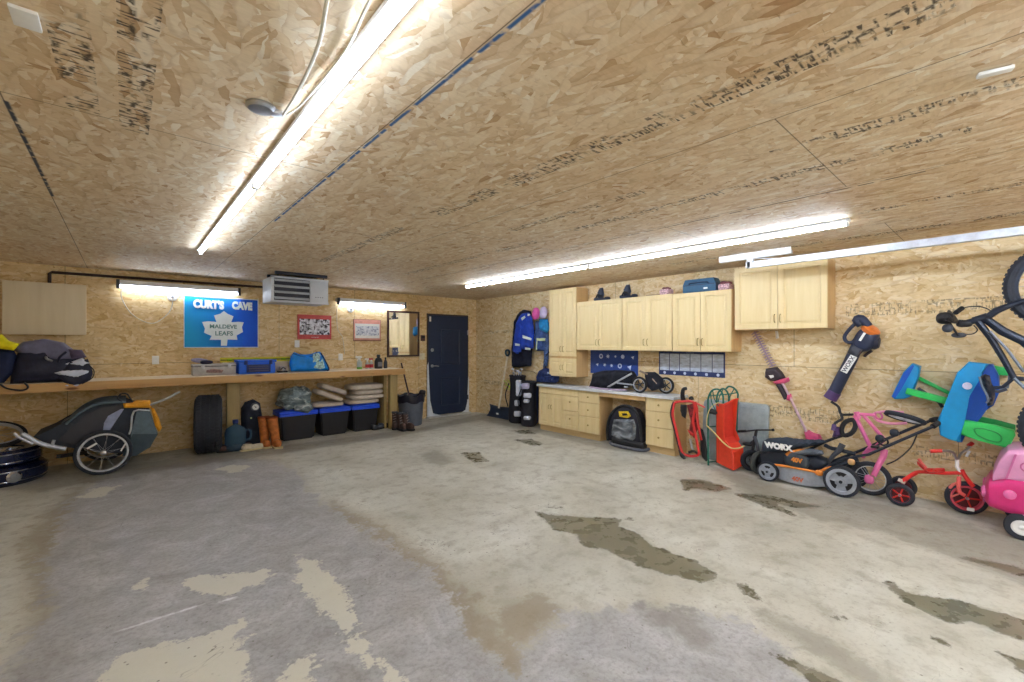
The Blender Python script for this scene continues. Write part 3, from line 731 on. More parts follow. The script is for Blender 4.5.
for x in (hx0 + .08, hx1 - .06):
    for y in (hy0 + .02, hy1 - .08): MB().cyl((x, y, hz1 - .01), (x, y, H - .02), .008, n=8).build('hanger_rod', HD, T)
MB().cyl((hx0 + .3, hy1 - .02, 2.2), (hx0 + .3, 0, 2.2), .06, n=16).build('flue', GALV, T)

# ================================================================== workbench
PLY = wood('pale_plywood', rgb(238, 224, 198), rgb(222, 202, 168), 0, .5)
FAS = wood('knotty_board', rgb(214, 174, 116), rgb(184, 138, 84), 0, .6, knots=True)
PINE = wood('weathered_post', rgb(176, 156, 104), rgb(150, 126, 78), 2, .6)
BX1, BD, BT = -2.03, -.60, 1.045
T = thing('workbench', 'long wooden workbench built along the wall, pale top and post legs', 'workbench', (-4.8, -.3, 0))
MB().box(XL + .02, BX1, BD, -.002, BT - .02, BT, .002).build('bench_top', PLY, T)
MB().box(XL + .02, BX1, BD - .035, BD + .002, BT - .10, BT - .004, .002).build('front_rail', FAS, T)
MB().box(BX1 - .04, BX1, BD + .004, -.002, BT - .10, BT - .022, .002).build('end_rail', FAS, T)
MB().box(XL + .02, BX1 - .04, -.045, -.003, BT - .11, BT - .022, .002).build('wall_rail', FAS, T)
for x in (-6.35, -5.22, -4.84, -3.55): MB().box(x, x + .04, BD + .004, -.046, BT - .11, BT - .021).build('joist', FAS, T)
for x in (-7.4, -4.615, -2.215):
    if x == -4.615: MB().box(onY(227, 400, -.44).x, onY(240, 400, -.44).x, -.44, -.35, .001, BT - .024, .004).build('leg', PINE, T)
    else: MB().box(x - .07, x + .07, -.58, -.49, .001, BT - .10, .004).build('leg', PINE, T)
MB().box(-2.34, -2.30, -.47, -.003, .001, BT - .11, .003).build('end_board', PINE, T)
# ================================================================== things on the bench (top z = BT)
def item(name, label, cat, px, py_base, y, group=None, z=None):
    p = onY(px, py_base, y); return thing(name, label, cat, (p.x, y, BT if z is None else z), group)
z0 = BT + .001
# duffel bag
NAVY = mat('navy_nylon', rgb(26, 30, 56), .5, var=.2, bump=.3); NV2 = mat('black_nylon', rgb(30, 34, 60), .55, var=.2, bump=.3)
GN = mat('grey_nylon', rgb(112, 112, 140), .5, var=.1, bump=.25); WN = mat('white_nylon', rgb(214, 220, 238), .5, var=.05, bump=.2)
T = thing('duffel_bag', 'large dark navy duffel bag with grey and white end slumped on the bench', 'bag', (-6.35, -.4, z0))
body = MB().pad([V((p.x, p.y, max(p.z, z0))) for p in pY([(10, 386), (12, 366), (18, 352), (30, 347), (46, 346), (62, 349), (74, 354), (84, 357), (90, 366), (93, 374), (90, 381), (80, 386)], -.50)], (0, -1, 0), .13, .26, .16, .03, .035, 7)
body.build('body', NV2, T)
def on_bag(pts, front, m, nm, y=-.63): MB().pad(pY(pts, y), (0, -1, 0), front, .03, .05, .02, .012, 14).build(nm, m, T)
on_bag([(63, 370), (70, 362), (88, 359), (93, 372), (90, 380), (78, 386), (66, 384), (58, 378)], .02, NAVY, 'end_panel')
on_bag([(54, 373), (68, 369), (84, 368), (91, 370), (90, 374), (78, 378), (66, 377)], .03, WN, 'white_panel')
on_bag([(65, 364), (82, 358), (90, 363), (84, 367), (74, 366)], .025, WN, 'white_panel')
on_bag([(60, 383), (72, 385), (86, 382), (78, 386.5), (66, 386.5)], .025, WN, 'white_piping')
gy = -.5
MB().pad(pY([(12, 349), (24, 341), (45, 338), (64, 342), (74, 350), (82, 355), (84, 360), (60, 366), (30, 362)], gy), (0, -1, .3), .1, .08, .08, .025, .03, 9).build('mesh_lid', GN, T)
MB().pad(pY([(68, 349), (82, 350), (87, 358), (72, 360)], gy - .1), (0, -1, .3), .03, .03, .05, .02, .01, 12).build('end_flap', mat('mauve_nylon', rgb(96, 84, 110), .6), T)
for (a, b) in (((46, 357), (52, 361)), ((66, 352), (58, 362))):
    MB().tube([onY(a[0], a[1], -.66), onY((a[0] + b[0]) / 2 - 2, (a[1] + b[1]) / 2, -.69), onY(b[0], b[1], -.66)], .012, 6, sub=4).build('strap_loop', STEEL if a[0] < 50 else NAVY, T)
MB().tube(pY([(0, 384), (6, 388), (16, 390), (24, 390), (28, 387), (24, 382)], -.66), .010, 6, sub=6).build('carry_strap', BLACK, T)
MB().tube(pY([(90, 366), (94, 371), (92, 378), (82, 384)], -.64), .006, 6, sub=5).build('carry_strap', BLACK, T)
# yellow bag behind at the left edge
YEL = mat('yellow_cloth', rgb(238, 226, 20), .6, var=.06, bump=.2)
T = thing('yellow_bag', 'bright yellow bag flap at the left end of the bench', 'bag', (-6.72, -.3, z0))
MB().pad(pY([(-14, 338), (2, 334), (9, 341), (20, 344), (14, 351), (0, 349), (-14, 348)], -.6), (0, -1, .2), .06, .1, .06, .02, .02, 9).build('flap', YEL, T)
MB().pad(pY([(-16, 347), (14, 350), (17, 356), (14, 372), (4, 383), (-16, 384)], -.52), (0, -1, 0), .05, .12, .06, .025, .02, 8).build('body', mat('dark_blue_cloth', rgb(20, 34, 72), .7, bump=.3), T)

# silver toolbox with goggles on it
TB = mat('toolbox_silver', rgb(178, 174, 174), .4, .3, var=.1)
a, b = onY(193, 374, -.40), onY(236, 372, -.40)
T = thing('toolbox', 'silver grey toolbox with a smeared front on the bench below the flag', 'toolbox', ((a.x + b.x) / 2, -.3, z0))
tx0, tx1 = a.x, b.x - .0
MB().box(tx0, tx1, -.40, -.17, z0, z0 + .125, .008).build('body', TB, T)
MB().box(tx0 - .004, tx1 + .004, -.405, -.165, z0 + .128, z0 + .155, .008).build('lid', TB, T)
MB().box(tx0 - .003, tx1 + .003, -.404, -.166, z0 + .120, z0 + .130).build('seam', DGREY, T)
for q in (.22, .84):
    x = tx0 + (tx1 - tx0) * q; MB().box(x - .02, x + .02, -.416, -.40, z0 + .09, z0 + .15, .003).build('latch', STEEL, T)
x = tx0 + (tx1 - tx0) * .5
MB().pad([(x - .10, -.402, z0 + .04), (x + .08, -.402, z0 + .03), (x + .10, -.402, z0 + .07), (x - .02, -.402, z0 + .09), (x - .10, -.402, z0 + .075)], (0, -1, 0), .006, .002, .03, .015).build('label_print', mat('brown_blue_label', rgb(150, 120, 116), .4, var=.3, scale=40), T)
gx = tx0 + .13
T = thing('goggles', 'dark safety goggles with a clear strap lying on the silver toolbox', 'goggles', (gx, -.28, z0 + .156))
MB().ell((gx + .035, -.30, z0 + .18), .075, .04, .026, .8, 20, nz=.01).build('lens', mat('dark_lens', rgb(30, 24, 56), .1), T)
MB().tube([(gx - .03, -.29, z0 + .18), (gx - .10, -.27, z0 + .20), (gx - .12, -.22, z0 + .215), (gx - .05, -.2, z0 + .22), (gx + .05, -.22, z0 + .2)], .016, 8, sub=5).build('strap', mat('grey_violet_strap', rgb(150, 146, 178), .5), T)

# long yellow level leaning on the wall
T = thing('spirit_level', 'long yellow spirit level lying behind the blue crate', 'level', (-4.42, -.1, z0))
a, b = onY(220, 357, -.1), onY(291, 357, -.1); YL = mat('level_yellow', rgb(232, 222, 60), .4, var=.04)
z = BT + .165
lv = MB(); lv.box(a.x, b.x, -.115, -.09, z, z + .012, .002).box(a.x, b.x, -.115, -.09, z + .058, z + .07, .002).box(a.x, b.x, -.106, -.099, z + .01, z + .06)
lv.build('rail', YL, T)
MB().box(a.x + .005, b.x - .005, -.116, -.112, z + .028, z + .042).build('band', mat('black_green_band', rgb(70, 80, 30), .5), T)
for q in (.12, .5, .88): MB().cyl((a.x + (b.x - a.x) * q - .03, -.118, z + .035), (a.x + (b.x - a.x) * q + .03, -.118, z + .035), .014, n=12).build('vial', mat('green_vial', rgb(140, 190, 40), .2), T)
MB().box(a.x, b.x, -.16, -.05, z0, z0 + .06, .004).box(a.x + .03, b.x - .05, -.14, -.06, z0 + .06, z - .001, .003).build('wooden_case', PLY, T)

# blue crate
CB = mat('crate_blue', rgb(32, 108, 236), .45, var=.06); CB2 = mat('crate_dark_blue', rgb(26, 44, 110), .5)
a, b = onY(239, 374, -.42), onY(275.5, 372, -.42)
T = thing('plastic_crate', 'bright blue ribbed plastic crate in the middle of the bench', 'crate', ((a.x + b.x) / 2, -.3, z0))
cx0, cx1 = a.x, b.x; w_ = cx1 - cx0
MB().box(cx0, cx1, -.42, -.14, z0, z0 + .165, .015).build('body', CB, T)
MB().box(cx0 - .015, cx1 + .015, -.435, -.125, z0 + .165, z0 + .20, .012).build('lid', CB, T)
MB().box(cx0 + w_ * .2, cx1 - w_ * .14, -.426, -.415, z0 + .02, z0 + .135, .004).build('grille_panel', CB2, T)
for k in range(3):
    MB().box(cx0 + w_ * .26, cx1 - w_ * .2, -.433, -.42, z0 + .035 + k * .033, z0 + .048 + k * .033, .002).build('grille_slot', mat('slot_grey', rgb(84, 84, 110), .5), T)
for q in (.18, .86): MB().box(cx0 + w_ * q - .02, cx0 + w_ * q + .02, -.442, -.42, z0 + .135, z0 + .195, .004).build('latch', CB2, T)

# small engine part
p = onY(283, 372, -.35)
T = thing('small_gear_box', 'small grey and black machine part between the crate and the blue shopping bag', 'machine part', (p.x, -.33, z0))
MB().box(p.x - .07, p.x + .065, -.37, -.27, z0, z0 + .025, .006).build('base', BLACK, T)
MB().box(p.x - .045, p.x + .055, -.36, -.28, z0 + .025, z0 + .09, .01).build('housing', mat('beige_metal', rgb(190, 174, 162), .5), T)
MB().lathe([(.03, 0), (.03, .02), (.012, .03)], (p.x - .005, -.36, z0 + .05), (0, -1, 0), 16).build('cap', STEEL, T)
MB().tube([(p.x - .04, -.38, z0 + .04), (p.x - .01, -.4, z0 + .075), (p.x + .03, -.39, z0 + .05)], .008, 6, sub=4).build('lever', BLACK, T)

# blue shopping bag
SB = mat('shopping_bag_blue', rgb(12, 138, 236), .45, var=.18, scale=8, bump=.3)
y = -.36
T = thing('shopping_bag', 'slumped blue shopping bag with a pale flower pattern on the bench', 'bag', (onY(310, 371, y).x, y + .08, z0))
def up(pts, y): return [V((q.x, q.y, max(q.z, z0))) for q in pY(pts, y)]
MB().pad(up([(291, 371.5), (289.5, 365), (291, 356), (294, 352), (299, 354), (305, 354.5), (311, 354), (316, 352), (320, 351.5), (324, 356), (328, 366), (330, 371)], y), (0, -1, 0), .07, .16, .09, .02, .02, 16).build('body', SB, T)
MB().pad(up([(313, 354), (319, 353), (323, 359), (325, 368), (320, 369.5), (314, 368), (312, 362)], y - .066), (0, -1, 0), .006, .012, .03, .015, .006, 20).build('flower_print', mat('pale_flower_print', rgb(176, 216, 240), .5, var=.5, scale=40), T)
MB().tube(up([(293, 353), (297, 355), (305, 357), (313, 356), (317, 352)], y - .05), .011, 8, sub=4, flat=.5).tube(up([(321, 353), (326, 362), (329, 369), (327, 371.5)], y - .06), .009, 8, sub=4).build('handle', mat('navy_binding', rgb(14, 40, 98), .6), T)

# bottles
GROW = []
def bottle(label, px, y, prof, m, capm, cz, capprof, name='bottle', grp=None):
    p = onY(px, 366, y); T = thing(name, label, 'bottle', (p.x, y, z0), grp); GROW.append(T)
    MB().lathe(prof, (p.x, y, z0), n=20).build('body', m, T); MB().lathe(capprof, (p.x, y, z0 + cz), n=16).build('cap', capm, T); return T, p
CL = mat('clear_plastic', rgb(226, 238, 232), .25, alpha=.8); GRN = mat('green_liquid', rgb(120, 190, 70), .3)
T, p = bottle('squat white spray bottle with green base on the bench', 359.5, -.28, [(.03, 0), (.035, .01), (.033, .03)], GRN, WHITE, .12, [(.014, 0), (.014, .03)], 'spray_bottle', 'spray bottles')
MB().lathe([(.033, .03), (.033, .09), (.013, .12)], (p.x, -.28, z0), n=20).build('clear_neck', CL, T)
MB().box(p.x - .05, p.x + .03, -.295, -.265, z0 + .145, z0 + .175, .006).build('spray_head', WHITE, T); MB().beam((p.x - .015, -.28, z0 + .145), (p.x - .035, -.28, z0 + .105), .012, .008).build('trigger', WHITE, T)
RD = mat('red_liquid', rgb(196, 52, 60), .4)
for dx, lb in ((367.3, 'clear spray bottle with red label, left of its taller twin'), (371.3, 'clear spray bottle with red label nearest the black jug')):
    T, p = bottle(lb, dx, -.25, [(.022, 0), (.025, .008), (.025, .07), (.010, .10)], CL, WHITE, .10, [(.011, 0), (.011, .02)], 'spray_bottle', 'spray bottles')
    MB().lathe([(.0262, .015), (.0262, .06)], (p.x, -.25, z0), n=20).build('label_band', RD, T)
    MB().box(p.x - .035, p.x + .02, -.26, -.24, z0 + .12, z0 + .14, .004).build('spray_head', WHITE if dx < 370 else RD, T)
T, p = bottle('black oil jug with rounded shoulders on the right end of the bench', 378.5, -.3, [(.05, 0), (.054, .01), (.054, .10), (.04, .135), (.02, .15), (.02, .16)], BLACK, DGREY, .16, [(.024, 0), (.024, .03)], 'oil_jug')
MB().box(p.x - .03, p.x + .03, -.357, -.35, z0 + .03, z0 + .09, .003).build('label_patch', mat('grey_label', rgb(120, 120, 130), .5), T)
T, p = bottle('slim dark bottle at the right end of the bench below the mirror', 385.5, -.3, [(.024, 0), (.026, .006), (.026, .08), (.011, .12), (.011, .13)], DGREY, BLACK, .13, [(.012, 0), (.012, .02)])
for o in GROW: o.scale = (1.3, 1.3, 1.3)
# papers
for k, (px, dy, lb) in enumerate([(335, -.3, 'thin pale board lying on the bench right of the blue shopping bag'), (343, -.18, 'second pale offcut lying nearer the wall behind the spray bottles')]):
    p = onY(px, 370, dy)
    tag(MB().obox((p.x, dy, z0 + .008), (1, .12, 0), (-.12, 1, 0), (0, 0, 1), .32, .10, .014, .002).build('offcut_board', PLY), lb, 'board')

# ================================================================== under the bench
# bike trailer
TG = mat('trailer_slate', rgb(98, 116, 128), .8, bump=.25); TD = mat('trailer_dark', rgb(52, 58, 70), .85, bump=.2)
TW = NT('trailer_window'); TW.b.inputs['Base Color'].default_value = rgb(72, 72, 82); TW.b.inputs['Roughness'].default_value = .15; TW.b.inputs['Alpha'].default_value = .88; TW = TW.m
ORG = mat('amber_fabric', rgb(232, 162, 36), .6, bump=.2)
T = thing('bike_trailer', 'grey two wheeled child bike trailer with amber rear panel under the bench', 'trailer', (-5.95, -.5, 0))
ya, yb = -.80, -.18
def trX(pts): return pY(pts, ya)
side = trX([(33, 437), (50, 430), (66, 423), (80, 412), (95, 405), (108, 402), (126, 402), (136, 408), (150, 411), (158, 434), (150, 448), (132, 455), (96, 452), (70, 446), (46, 444)])
MB().prism(side, (0, yb - ya, 0), .02).build('body', TD, T)
# canopy over the top
top = trX([(33, 438), (52, 431), (66, 424), (80, 412.5), (95, 405), (110, 402.5), (126, 402)])
MB().tube([p + V((0, -.012, 0)) for p in top[2:]] , .030, 8, sub=3, flat=.45).build('canopy_edge', TG, T)
MB().tube([p + V((0, yb - ya + .01, .0)) for p in top[2:]], .022, 8, sub=3).build('canopy_edge', TG, T)
cv = MB(); r1 = [cv.bm.verts.new(p + V((0, 0, .016))) for p in top[1:]]; r2 = [cv.bm.verts.new(p + V((0, yb - ya, .016))) for p in top[1:]]
for k in range(len(r1) - 1): cv.bm.faces.new((r1[k], r1[k + 1], r2[k + 1], r2[k]))
cv.build('canopy', TG, T)
def flat(pts, y, m, nm, th=.008): return MB().prism(pY(pts, y), (0, th, 0)).build(nm, m, T)
flat([(58, 440), (84, 416), (100, 408), (122, 405), (112, 434), (90, 432), (78, 446)], ya - .012, TW, 'side_window')
flat([(104, 423), (108, 416), (121, 409), (124, 409), (110, 430), (103, 430)], ya - .016, mat('window_sheen', rgb(150, 160, 196), .3), 'sheen_patch', .004)  # pale patch painted as sheen over the side window
flat([(137, 411), (150, 412), (158, 434), (150, 446), (130, 452), (131, 434)], ya - .022, TG, 'rear_panel', .014)
flat([(133, 434), (158, 434), (150, 447), (136, 456), (122, 456)], ya - .026, mat('trailer_mid', rgb(66, 80, 90), .85, bump=.2), 'lower_panel', .01)
MB().tube([q + V((0, -.02, 0)) for q in pY([(129, 434), (131, 428), (134, 411), (150, 410.5)], ya)], .010, 8, sub=3).build('frame_tube', ALU, T)
MB().pad(pY([(123, 403), (130, 403), (137, 400), (150, 400), (152, 408), (136, 408), (124, 408)], ya - .02), (0, -1, 0), .03, .1, .03, .02, .01, 15).build('amber_cover', ORG, T)
MB().pad(pY([(151, 408), (154, 408), (159, 418), (162, 428), (159, 432), (155, 426)], ya - .02), (0, -1, 0), .02, .06, .03, .02, .005, 15).build('amber_flap', ORG, T)
MB().tube(pY([(122, 402), (118, 398), (121, 394), (127, 394), (130, 398), (134, 405)], ya - .02), .010, 6, sub=4).build('strap', BLACK, T)
MB().tube([onY(150, 405, ya - .03), onY(158, 402, ya - .04), onY(168, 398, ya - .04), onY(180, 391.5, ya - .04)], .013, 8, sub=4).build('push_handle', ALU, T)
MB().tube([onY(150, 405, yb), onY(158, 402, yb), onY(168, 398, yb), onY(176, 393, yb)], .013, 8, sub=4).build('push_handle', ALU, T)
# drawbar
MB().tube(pY([(66, 449), (50, 446), (36, 442), (28, 437), (22, 434)], -.95), .022, 10, sub=3).build('drawbar', ALU, T)
MB().tube(pY([(52, 446), (54, 440)], -.95), .014, 8).tube(pY([(33, 444), (26, 441), (18, 437), (14, 433)], -1.0), .012, 8).build('drawbar_bracket', ALU, T)
MB().beam((-6.28, -.94, .27), (-6.1, -.5, .2), .04, .04).build('axle_bar', BLACK, T)
def wheel(T, c, axis, R, tw=.022, rimm=ALU, tyrem=TREAD, nsp=18, spokem=STEEL, hub=.022, hw=.05, rimr=None, spr=.0016, names=('tyre', 'rim', 'hub', 'spokes')):
    c = V(c); x, y, d = basis(axis); rimr = rimr or (R - tw * 2 - .002)
    a = MB().torus(c, axis, R - tw, tw, 44, 10).build(names[0], tyrem, T)
    MB().lathe([(rimr + .006, -tw * .6), (rimr + .006, tw * .6), (rimr - .012, tw * .62), (rimr - .016, 0), (rimr - .012, -tw * .62)], c, axis, 44, close=True).build(names[1], rimm, T)
    MB().lathe([(hub * .5, -hw), (hub, -hw * .9), (hub, -hw * .6), (hub * .55, -hw * .4), (hub * .55, hw * .4), (hub, hw * .6), (hub, hw * .9), (hub * .5, hw)], c, axis, 16).build(names[2], spokem if spokem is not ALU else STEEL, T)
    if nsp:
        s = MB()
        for k in range(nsp):
            a0 = 2 * PI * k / nsp; a1 = a0 + (.5 if k % 2 else -.5); sd = hw * .7 * (1 if (k // 2) % 2 else -1)
            s.cyl(c + (x * math.cos(a0) + y * math.sin(a0)) * hub + d * sd, c + (x * math.cos(a1) + y * math.sin(a1)) * (rimr - .01), spr, n=5)
        s.build(names[3], spokem, T)
wheel(T, (-5.925, -.93, .252), (0, -1, 0), .252, .02, ALU, TREAD, 20, STEEL, .024, .04, spr=.0018)
wheel(T, (-5.925, -.10, .252), (0, 1, 0), .252, .02, ALU, TREAD, 20, STEEL, .024, .04, spr=.0018)
MB().beam((-6.06, -.957, .32), (-5.98, -.957, .37), .004, .02).build('spoke_reflector', WHITE, T)
MB().beam((-5.78, -.957, .25), (-5.74, -.957, .33), .004, .015).build('spoke_reflector', WHITE, T)
MB().cyl((-5.925, -.9, .252), (-5.925, -.13, .252), .012).build('axle', STEEL, T)

# stack of car wheels at the far left and a small wheel leaning on it
NR = mat('dark_blue_gloss', rgb(22, 30, 62), .25, .2, coat=.4); CH = mat('chrome_rim', rgb(200, 204, 214), .15, 1)
c = onZ(-5, 482); cx, cy = c.x, c.y
lab = ['dark blue wheel with silver edges lying at the bottom of the stack', 'dark blue wheel with silver edges lying on top of the stack']
for k, (R, zz, hh) in enumerate(((.39, .0, .19), (.345, .191, .17))):
    T = thing('car_wheel', lab[k], 'wheel', (cx, cy, zz), 'wheels stacked at the left end of the bench')
    MB().lathe([(R * .62, .01), (R - .03, .0), (R, .03), (R + .005, hh * .5), (R, hh - .03), (R - .03, hh), (R * .62, hh - .01)], (cx, cy, zz), n=40, close=True).build('tyre', NR, T)
    MB().torus((cx, cy, zz + hh * .80), (0, 0, 1), R + .002, .011, 40, 8, .008).torus((cx, cy, zz + hh * .28), (0, 0, 1), R - .0, .010, 40, 8, .008).build('silver_edge', CH, T)
    MB().lathe([(R * .63, .02), (R * .63, hh - .02), (R * .55, hh - .03), (R * .5, .07), (.05, .08), (.05, .06), (R * .5, .05), (R * .55, .03)], (cx, cy, zz), n=40, close=True).build('rim', CH, T)
    s = MB()
    for q in range(5):
        a0 = 2 * PI * q / 5; s.beam((cx + .03 * math.cos(a0), cy + .03 * math.sin(a0), zz + .085), (cx + R * .6 * math.cos(a0), cy + R * .6 * math.sin(a0), zz + hh - .04), .04, .03)
    s.build('spoke_star', CH, T)
    if k == 0: MB().lathe([(.06, 0), (.06, .03), (.04, .045)], V((cx, cy, .10)) + (RT * .93 - FW * .37).normalized() * .375, (RT * .93 - FW * .37), 18).build('hub_cap', CH, T)
    else: MB().ell(V((cx, cy, .275)) + (RT * .45 - FW * .9).normalized() * .335, .04, .04, .03, 1, 14).build('amber_reflector', mat('amber_plastic', rgb(226, 120, 20), .3), T)
cc = V((cx + .02, cy + .06, .46)); ax = V((.18, -.42, .9)).normalized()
T = thing('bicycle_wheel', 'thin black tyre with a silver rim tilted on top of the wheel stack', 'wheel', (cx, cy, .362))
wheel(T, (cx - .02, cy + .10, .50), ax, .25, .022, ALU, BLK2, 14, STEEL, .02, .03)

# standing tyre
def round_tyre(name, label, c, axis, R, w, hub=.45, grooves=True):
    T = thing(name, label, 'tyre', (c[0], c[1], 0)); c = V(c); x, y, d = basis(axis)
    h = w / 2
    prof = [(R * .62, -h * .7), (R * .66, -h * .95), (R * .85, -h * 1.04), (R * .965, -h * .92), (R, -h * .74)]
    g = (-.5, -.17, .17, .5)
    for q in g: prof += [(R, h * (q - .045)), (R - .012, h * (q - .04)), (R - .012, h * (q + .04)), (R, h * (q + .045))]
    prof += [(R, h * .74), (R * .965, h * .92), (R * .85, h * 1.04), (R * .66, h * .95), (R * .62, h * .7), (R * .6, 0)]
    MB().lathe(prof, c, axis, 72, close=True).build('carcass', TREAD, T)
    tr = MB()
    for k in range(54):
        a0 = 2 * PI * k / 54; rd = x * math.cos(a0) + y * math.sin(a0); tg = d.cross(rd)
        for j, q in enumerate((-.66, -.335, 0, .335, .66)):
            off = .5 * (j % 2); a1 = a0 + off * 2 * PI / 54; r2 = x * math.cos(a1) + y * math.sin(a1); t2 = d.cross(r2)
            tr.obox(c + r2 * (R + .003) + d * h * q, t2 + d * (.35 if j % 2 else -.35), d, r2, R * 2 * PI / 54 * .66, h * .24, .012)
    tr.build('tread', TREAD, T, smooth=0)
    MB().lathe([(R * .6, -h * .55), (R * .62, -h * .6), (R * .62, h * .6), (R * .6, h * .55), (R * .55, h * .1), (R * .15, h * .2), (R * .15, -.02), (R * .55, -.03)], c, axis, 40, close=True).build('rim', CH, T)
    return T
p0 = onZ(207, 452); R_ = .385
round_tyre('spare_tyre', 'large black tyre standing under the bench with its tread facing out', (onY(208.5, 430, -.45).x, -.46, R_ + .006), (1, -.14, 0), R_, .30)

# water jug
JG = NT('blue_jug'); JG.b.inputs['Base Color'].default_value = rgb(120, 160, 196); JG.b.inputs['Roughness'].default_value = .12; JG.b.inputs['Transmission Weight'].default_value = .75; JG.b.inputs['IOR'].default_value = 1.2; JG = JG.m
jx, jy = onY(235.5, 430, -.59).x, -.59
T = thing('water_jug', 'translucent blue water jug with a dark blue cap in front of the bench post', 'jug', (jx, jy, 0))
MB().lathe([(.11, .012), (.128, .03), (.128, .08), (.121, .09), (.128, .10), (.128, .17), (.121, .18), (.128, .19), (.128, .26), (.11, .31), (.05, .35), (.03, .36), (.03, .385)], (jx, jy, 0), n=32).build('bottle', JG, T)
MB().lathe([(.034, .38), (.036, .385), (.036, .425), (.03, .43)], (jx, jy, 0), n=20).build('cap', mat('cap_blue', rgb(40, 60, 130), .4), T)
MB().tube([(jx + .12, jy - .04, .28), (jx + .17, jy - .06, .26), (jx + .17, jy - .06, .16), (jx + .12, jy - .04, .13)], .012, 8, sub=4).build('grip', JG, T)
# dark rounded backpack with a dial
DB = mat('black_pack', rgb(26, 34, 54), .7, var=.25, bump=.4)
p = onY(249, 446, -.36); bx = p.x
T = thing('black_round_bag', 'black rounded bag with a white round disc under the bench behind the orange boots', 'bag', (bx, -.3, 0))
MB().pad(pY([(242, 446), (241, 425), (241, 408), (245, 402), (253, 399), (260, 403), (262, 415), (262, 432), (260, 446)], -.36), (0, -1, 0), .10, .14, .09, .025, .03, 9).build('body', DB, T)
c_ = onY(255.5, 407, -.47)
MB().lathe([(.058, 0), (.058, .03), (.05, .036)], c_ + V((0, .03, 0)), (-.1, -1, 0), 28).build('disc_rim', mat('grey_ring', rgb(90, 92, 102), .4), T)
MB().lathe([(.042, 0), (.042, .01)], c_ + V((0, -.002, 0)), (-.1, -1, 0), 24).build('disc_face', WHITE, T)
MB().lathe([(.008, 0), (.008, .006)], c_ + V((0, -.014, 0)), (-.1, -1, 0), 12).beam(c_ + V((-.02, -.014, .02)), c_ + V((.01, -.014, -.01)), .004, .004).build('disc_mark', DGREY, T)
MB().lathe([(.012, 0), (.012, .008)], onY(251, 418, -.47), (0, -1, 0), 14).build('button', mat('pale_button', rgb(210, 220, 150), .4), T)
# orange boots
OB = mat('orange_rubber', rgb(190, 112, 52), .5, var=.3, scale=14, bump=.2); SOLE = mat('gum_sole', rgb(196, 180, 140), .6)
def boot(px, label, tilt):
    p = onZ(px, 448); x, y = p.x, p.y + .08
    T = thing('rubber_boot', label, 'boot', (x, y, 0), 'orange rubber boots')
    tx = tilt
    MB().tube([(x, y + .02, .03), (x, y + .03, .10), (x + tx * .3, y + .035, .24), (x + tx, y + .035, .42)], [.055, .058, .064, .076], 14, cap=True).ell((x, y - .05, .06), .055, .10, .055, .8, 16).build('shaft', OB, T)
    MB().tube([(x + tx, y + .035, .415), (x + tx, y + .035, .432)], .079, 14).build('cuff', mat('dark_orange_rubber', rgb(150, 66, 18), .5), T)
    MB().box(x - .058, x + .058, y - .155, y + .09, 0, .026, .012).build('sole', SOLE, T)
boot(266.5, 'orange rubber boot standing by the black round bag', -.01); boot(277.5, 'orange rubber boot leaning towards the blue lidded totes', -.05)
# shoes in front
SH = mat('cream_shoe', rgb(206, 196, 176), .6, bump=.1); SB2 = mat('brown_shoe', rgb(84, 52, 42), .6, bump=.2)
def shoe(px, py, label, m, ang, L=.27, grp='loose shoes before the bench'):
    p = onZ(px, py); T = thing('shoe', label, 'shoe', (0, 0, 0), grp)
    MB().ell((.04, 0, .045), L * .36, .045, .035, .8, 18, nz=.006).ell((-.07, 0, .055), L * .24, .042, .04, .8, 16, nz=.006).build('upper', m, T)
    MB().ell((0, 0, .014), L * .5, .05, .014, .55, 20).build('sole', SOLE if m is SH else BLK2, T)
    MB().torus((-.09, 0, .09), (0, 0, 1), .032, .008, 20, 6).build('collar', m, T)
    T.location = (p.x, p.y, 0); T.rotation_euler = (0, 0, ang); return T
shoe(253, 450, 'cream coloured shoe lying on the floor before the boots', SH, .15, .33)
shoe(230, 451.5, 'brown shoe on the floor in front of the water jug', SB2, 0, .32)
shoe(242, 449.5, 'dark brown shoe tucked between the jug and the cream shoe', SB2, .5, .28)

# totes
TK = mat('tote_black', rgb(30, 30, 36), .45, var=.08); TL = mat('tote_lid_blue', rgb(28, 84, 234), .4, var=.06)
def tote(x0, x1, yf, label, h=.40, d=.42):
    T = thing('storage_tote', label, 'storage box', ((x0 + x1) / 2, yf + d / 2, 0), 'black storage totes with blue lids')
    b = MB(); bm_ = b.bm; ins = .05
    lo = [bm_.verts.new(q) for q in ((x0 + ins, yf + ins * .7, .0), (x1 - ins, yf + ins * .7, .0), (x1 - ins, yf + d - ins, .0), (x0 + ins, yf + d - ins, .0))]
    hi = [bm_.verts.new(q) for q in ((x0 + .012, yf + .012, h - .05), (x1 - .012, yf + .012, h - .05), (x1 - .012, yf + d - .012, h - .05), (x0 + .012, yf + d - .012, h - .05))]
    b.bridge(lo, hi); bm_.faces.new(lo[::-1]); bm_.faces.new(hi)
    bmesh.ops.bevel(bm_, geom=bm_.edges[:], offset=.02, segments=3, affect='EDGES')
    b.build('tub', TK, T)
    MB().box(x0 - .004, x1 + .004, yf - .004, yf + d + .004, h - .075, h - .045, .008).build('rim', TL, T)
    MB().box(x0, x1, yf, yf + d, h - .045, h, .014, 3).box(x0 + .05, x1 - .05, yf + .05, yf + d - .05, h - .002, h + .01, .005).build('lid', TL, T)
    return T
tote(-4.0, -3.45, -.46, 'black tote with a blue lid, next to the orange boots, under the plastic bag', .45)
tote(-3.42, -2.93, -.46, 'black tote with a blue lid in the middle of the three', .45)
tote(-2.90, -2.42, -.46, 'black tote with a blue lid nearest the bench end post', .45)
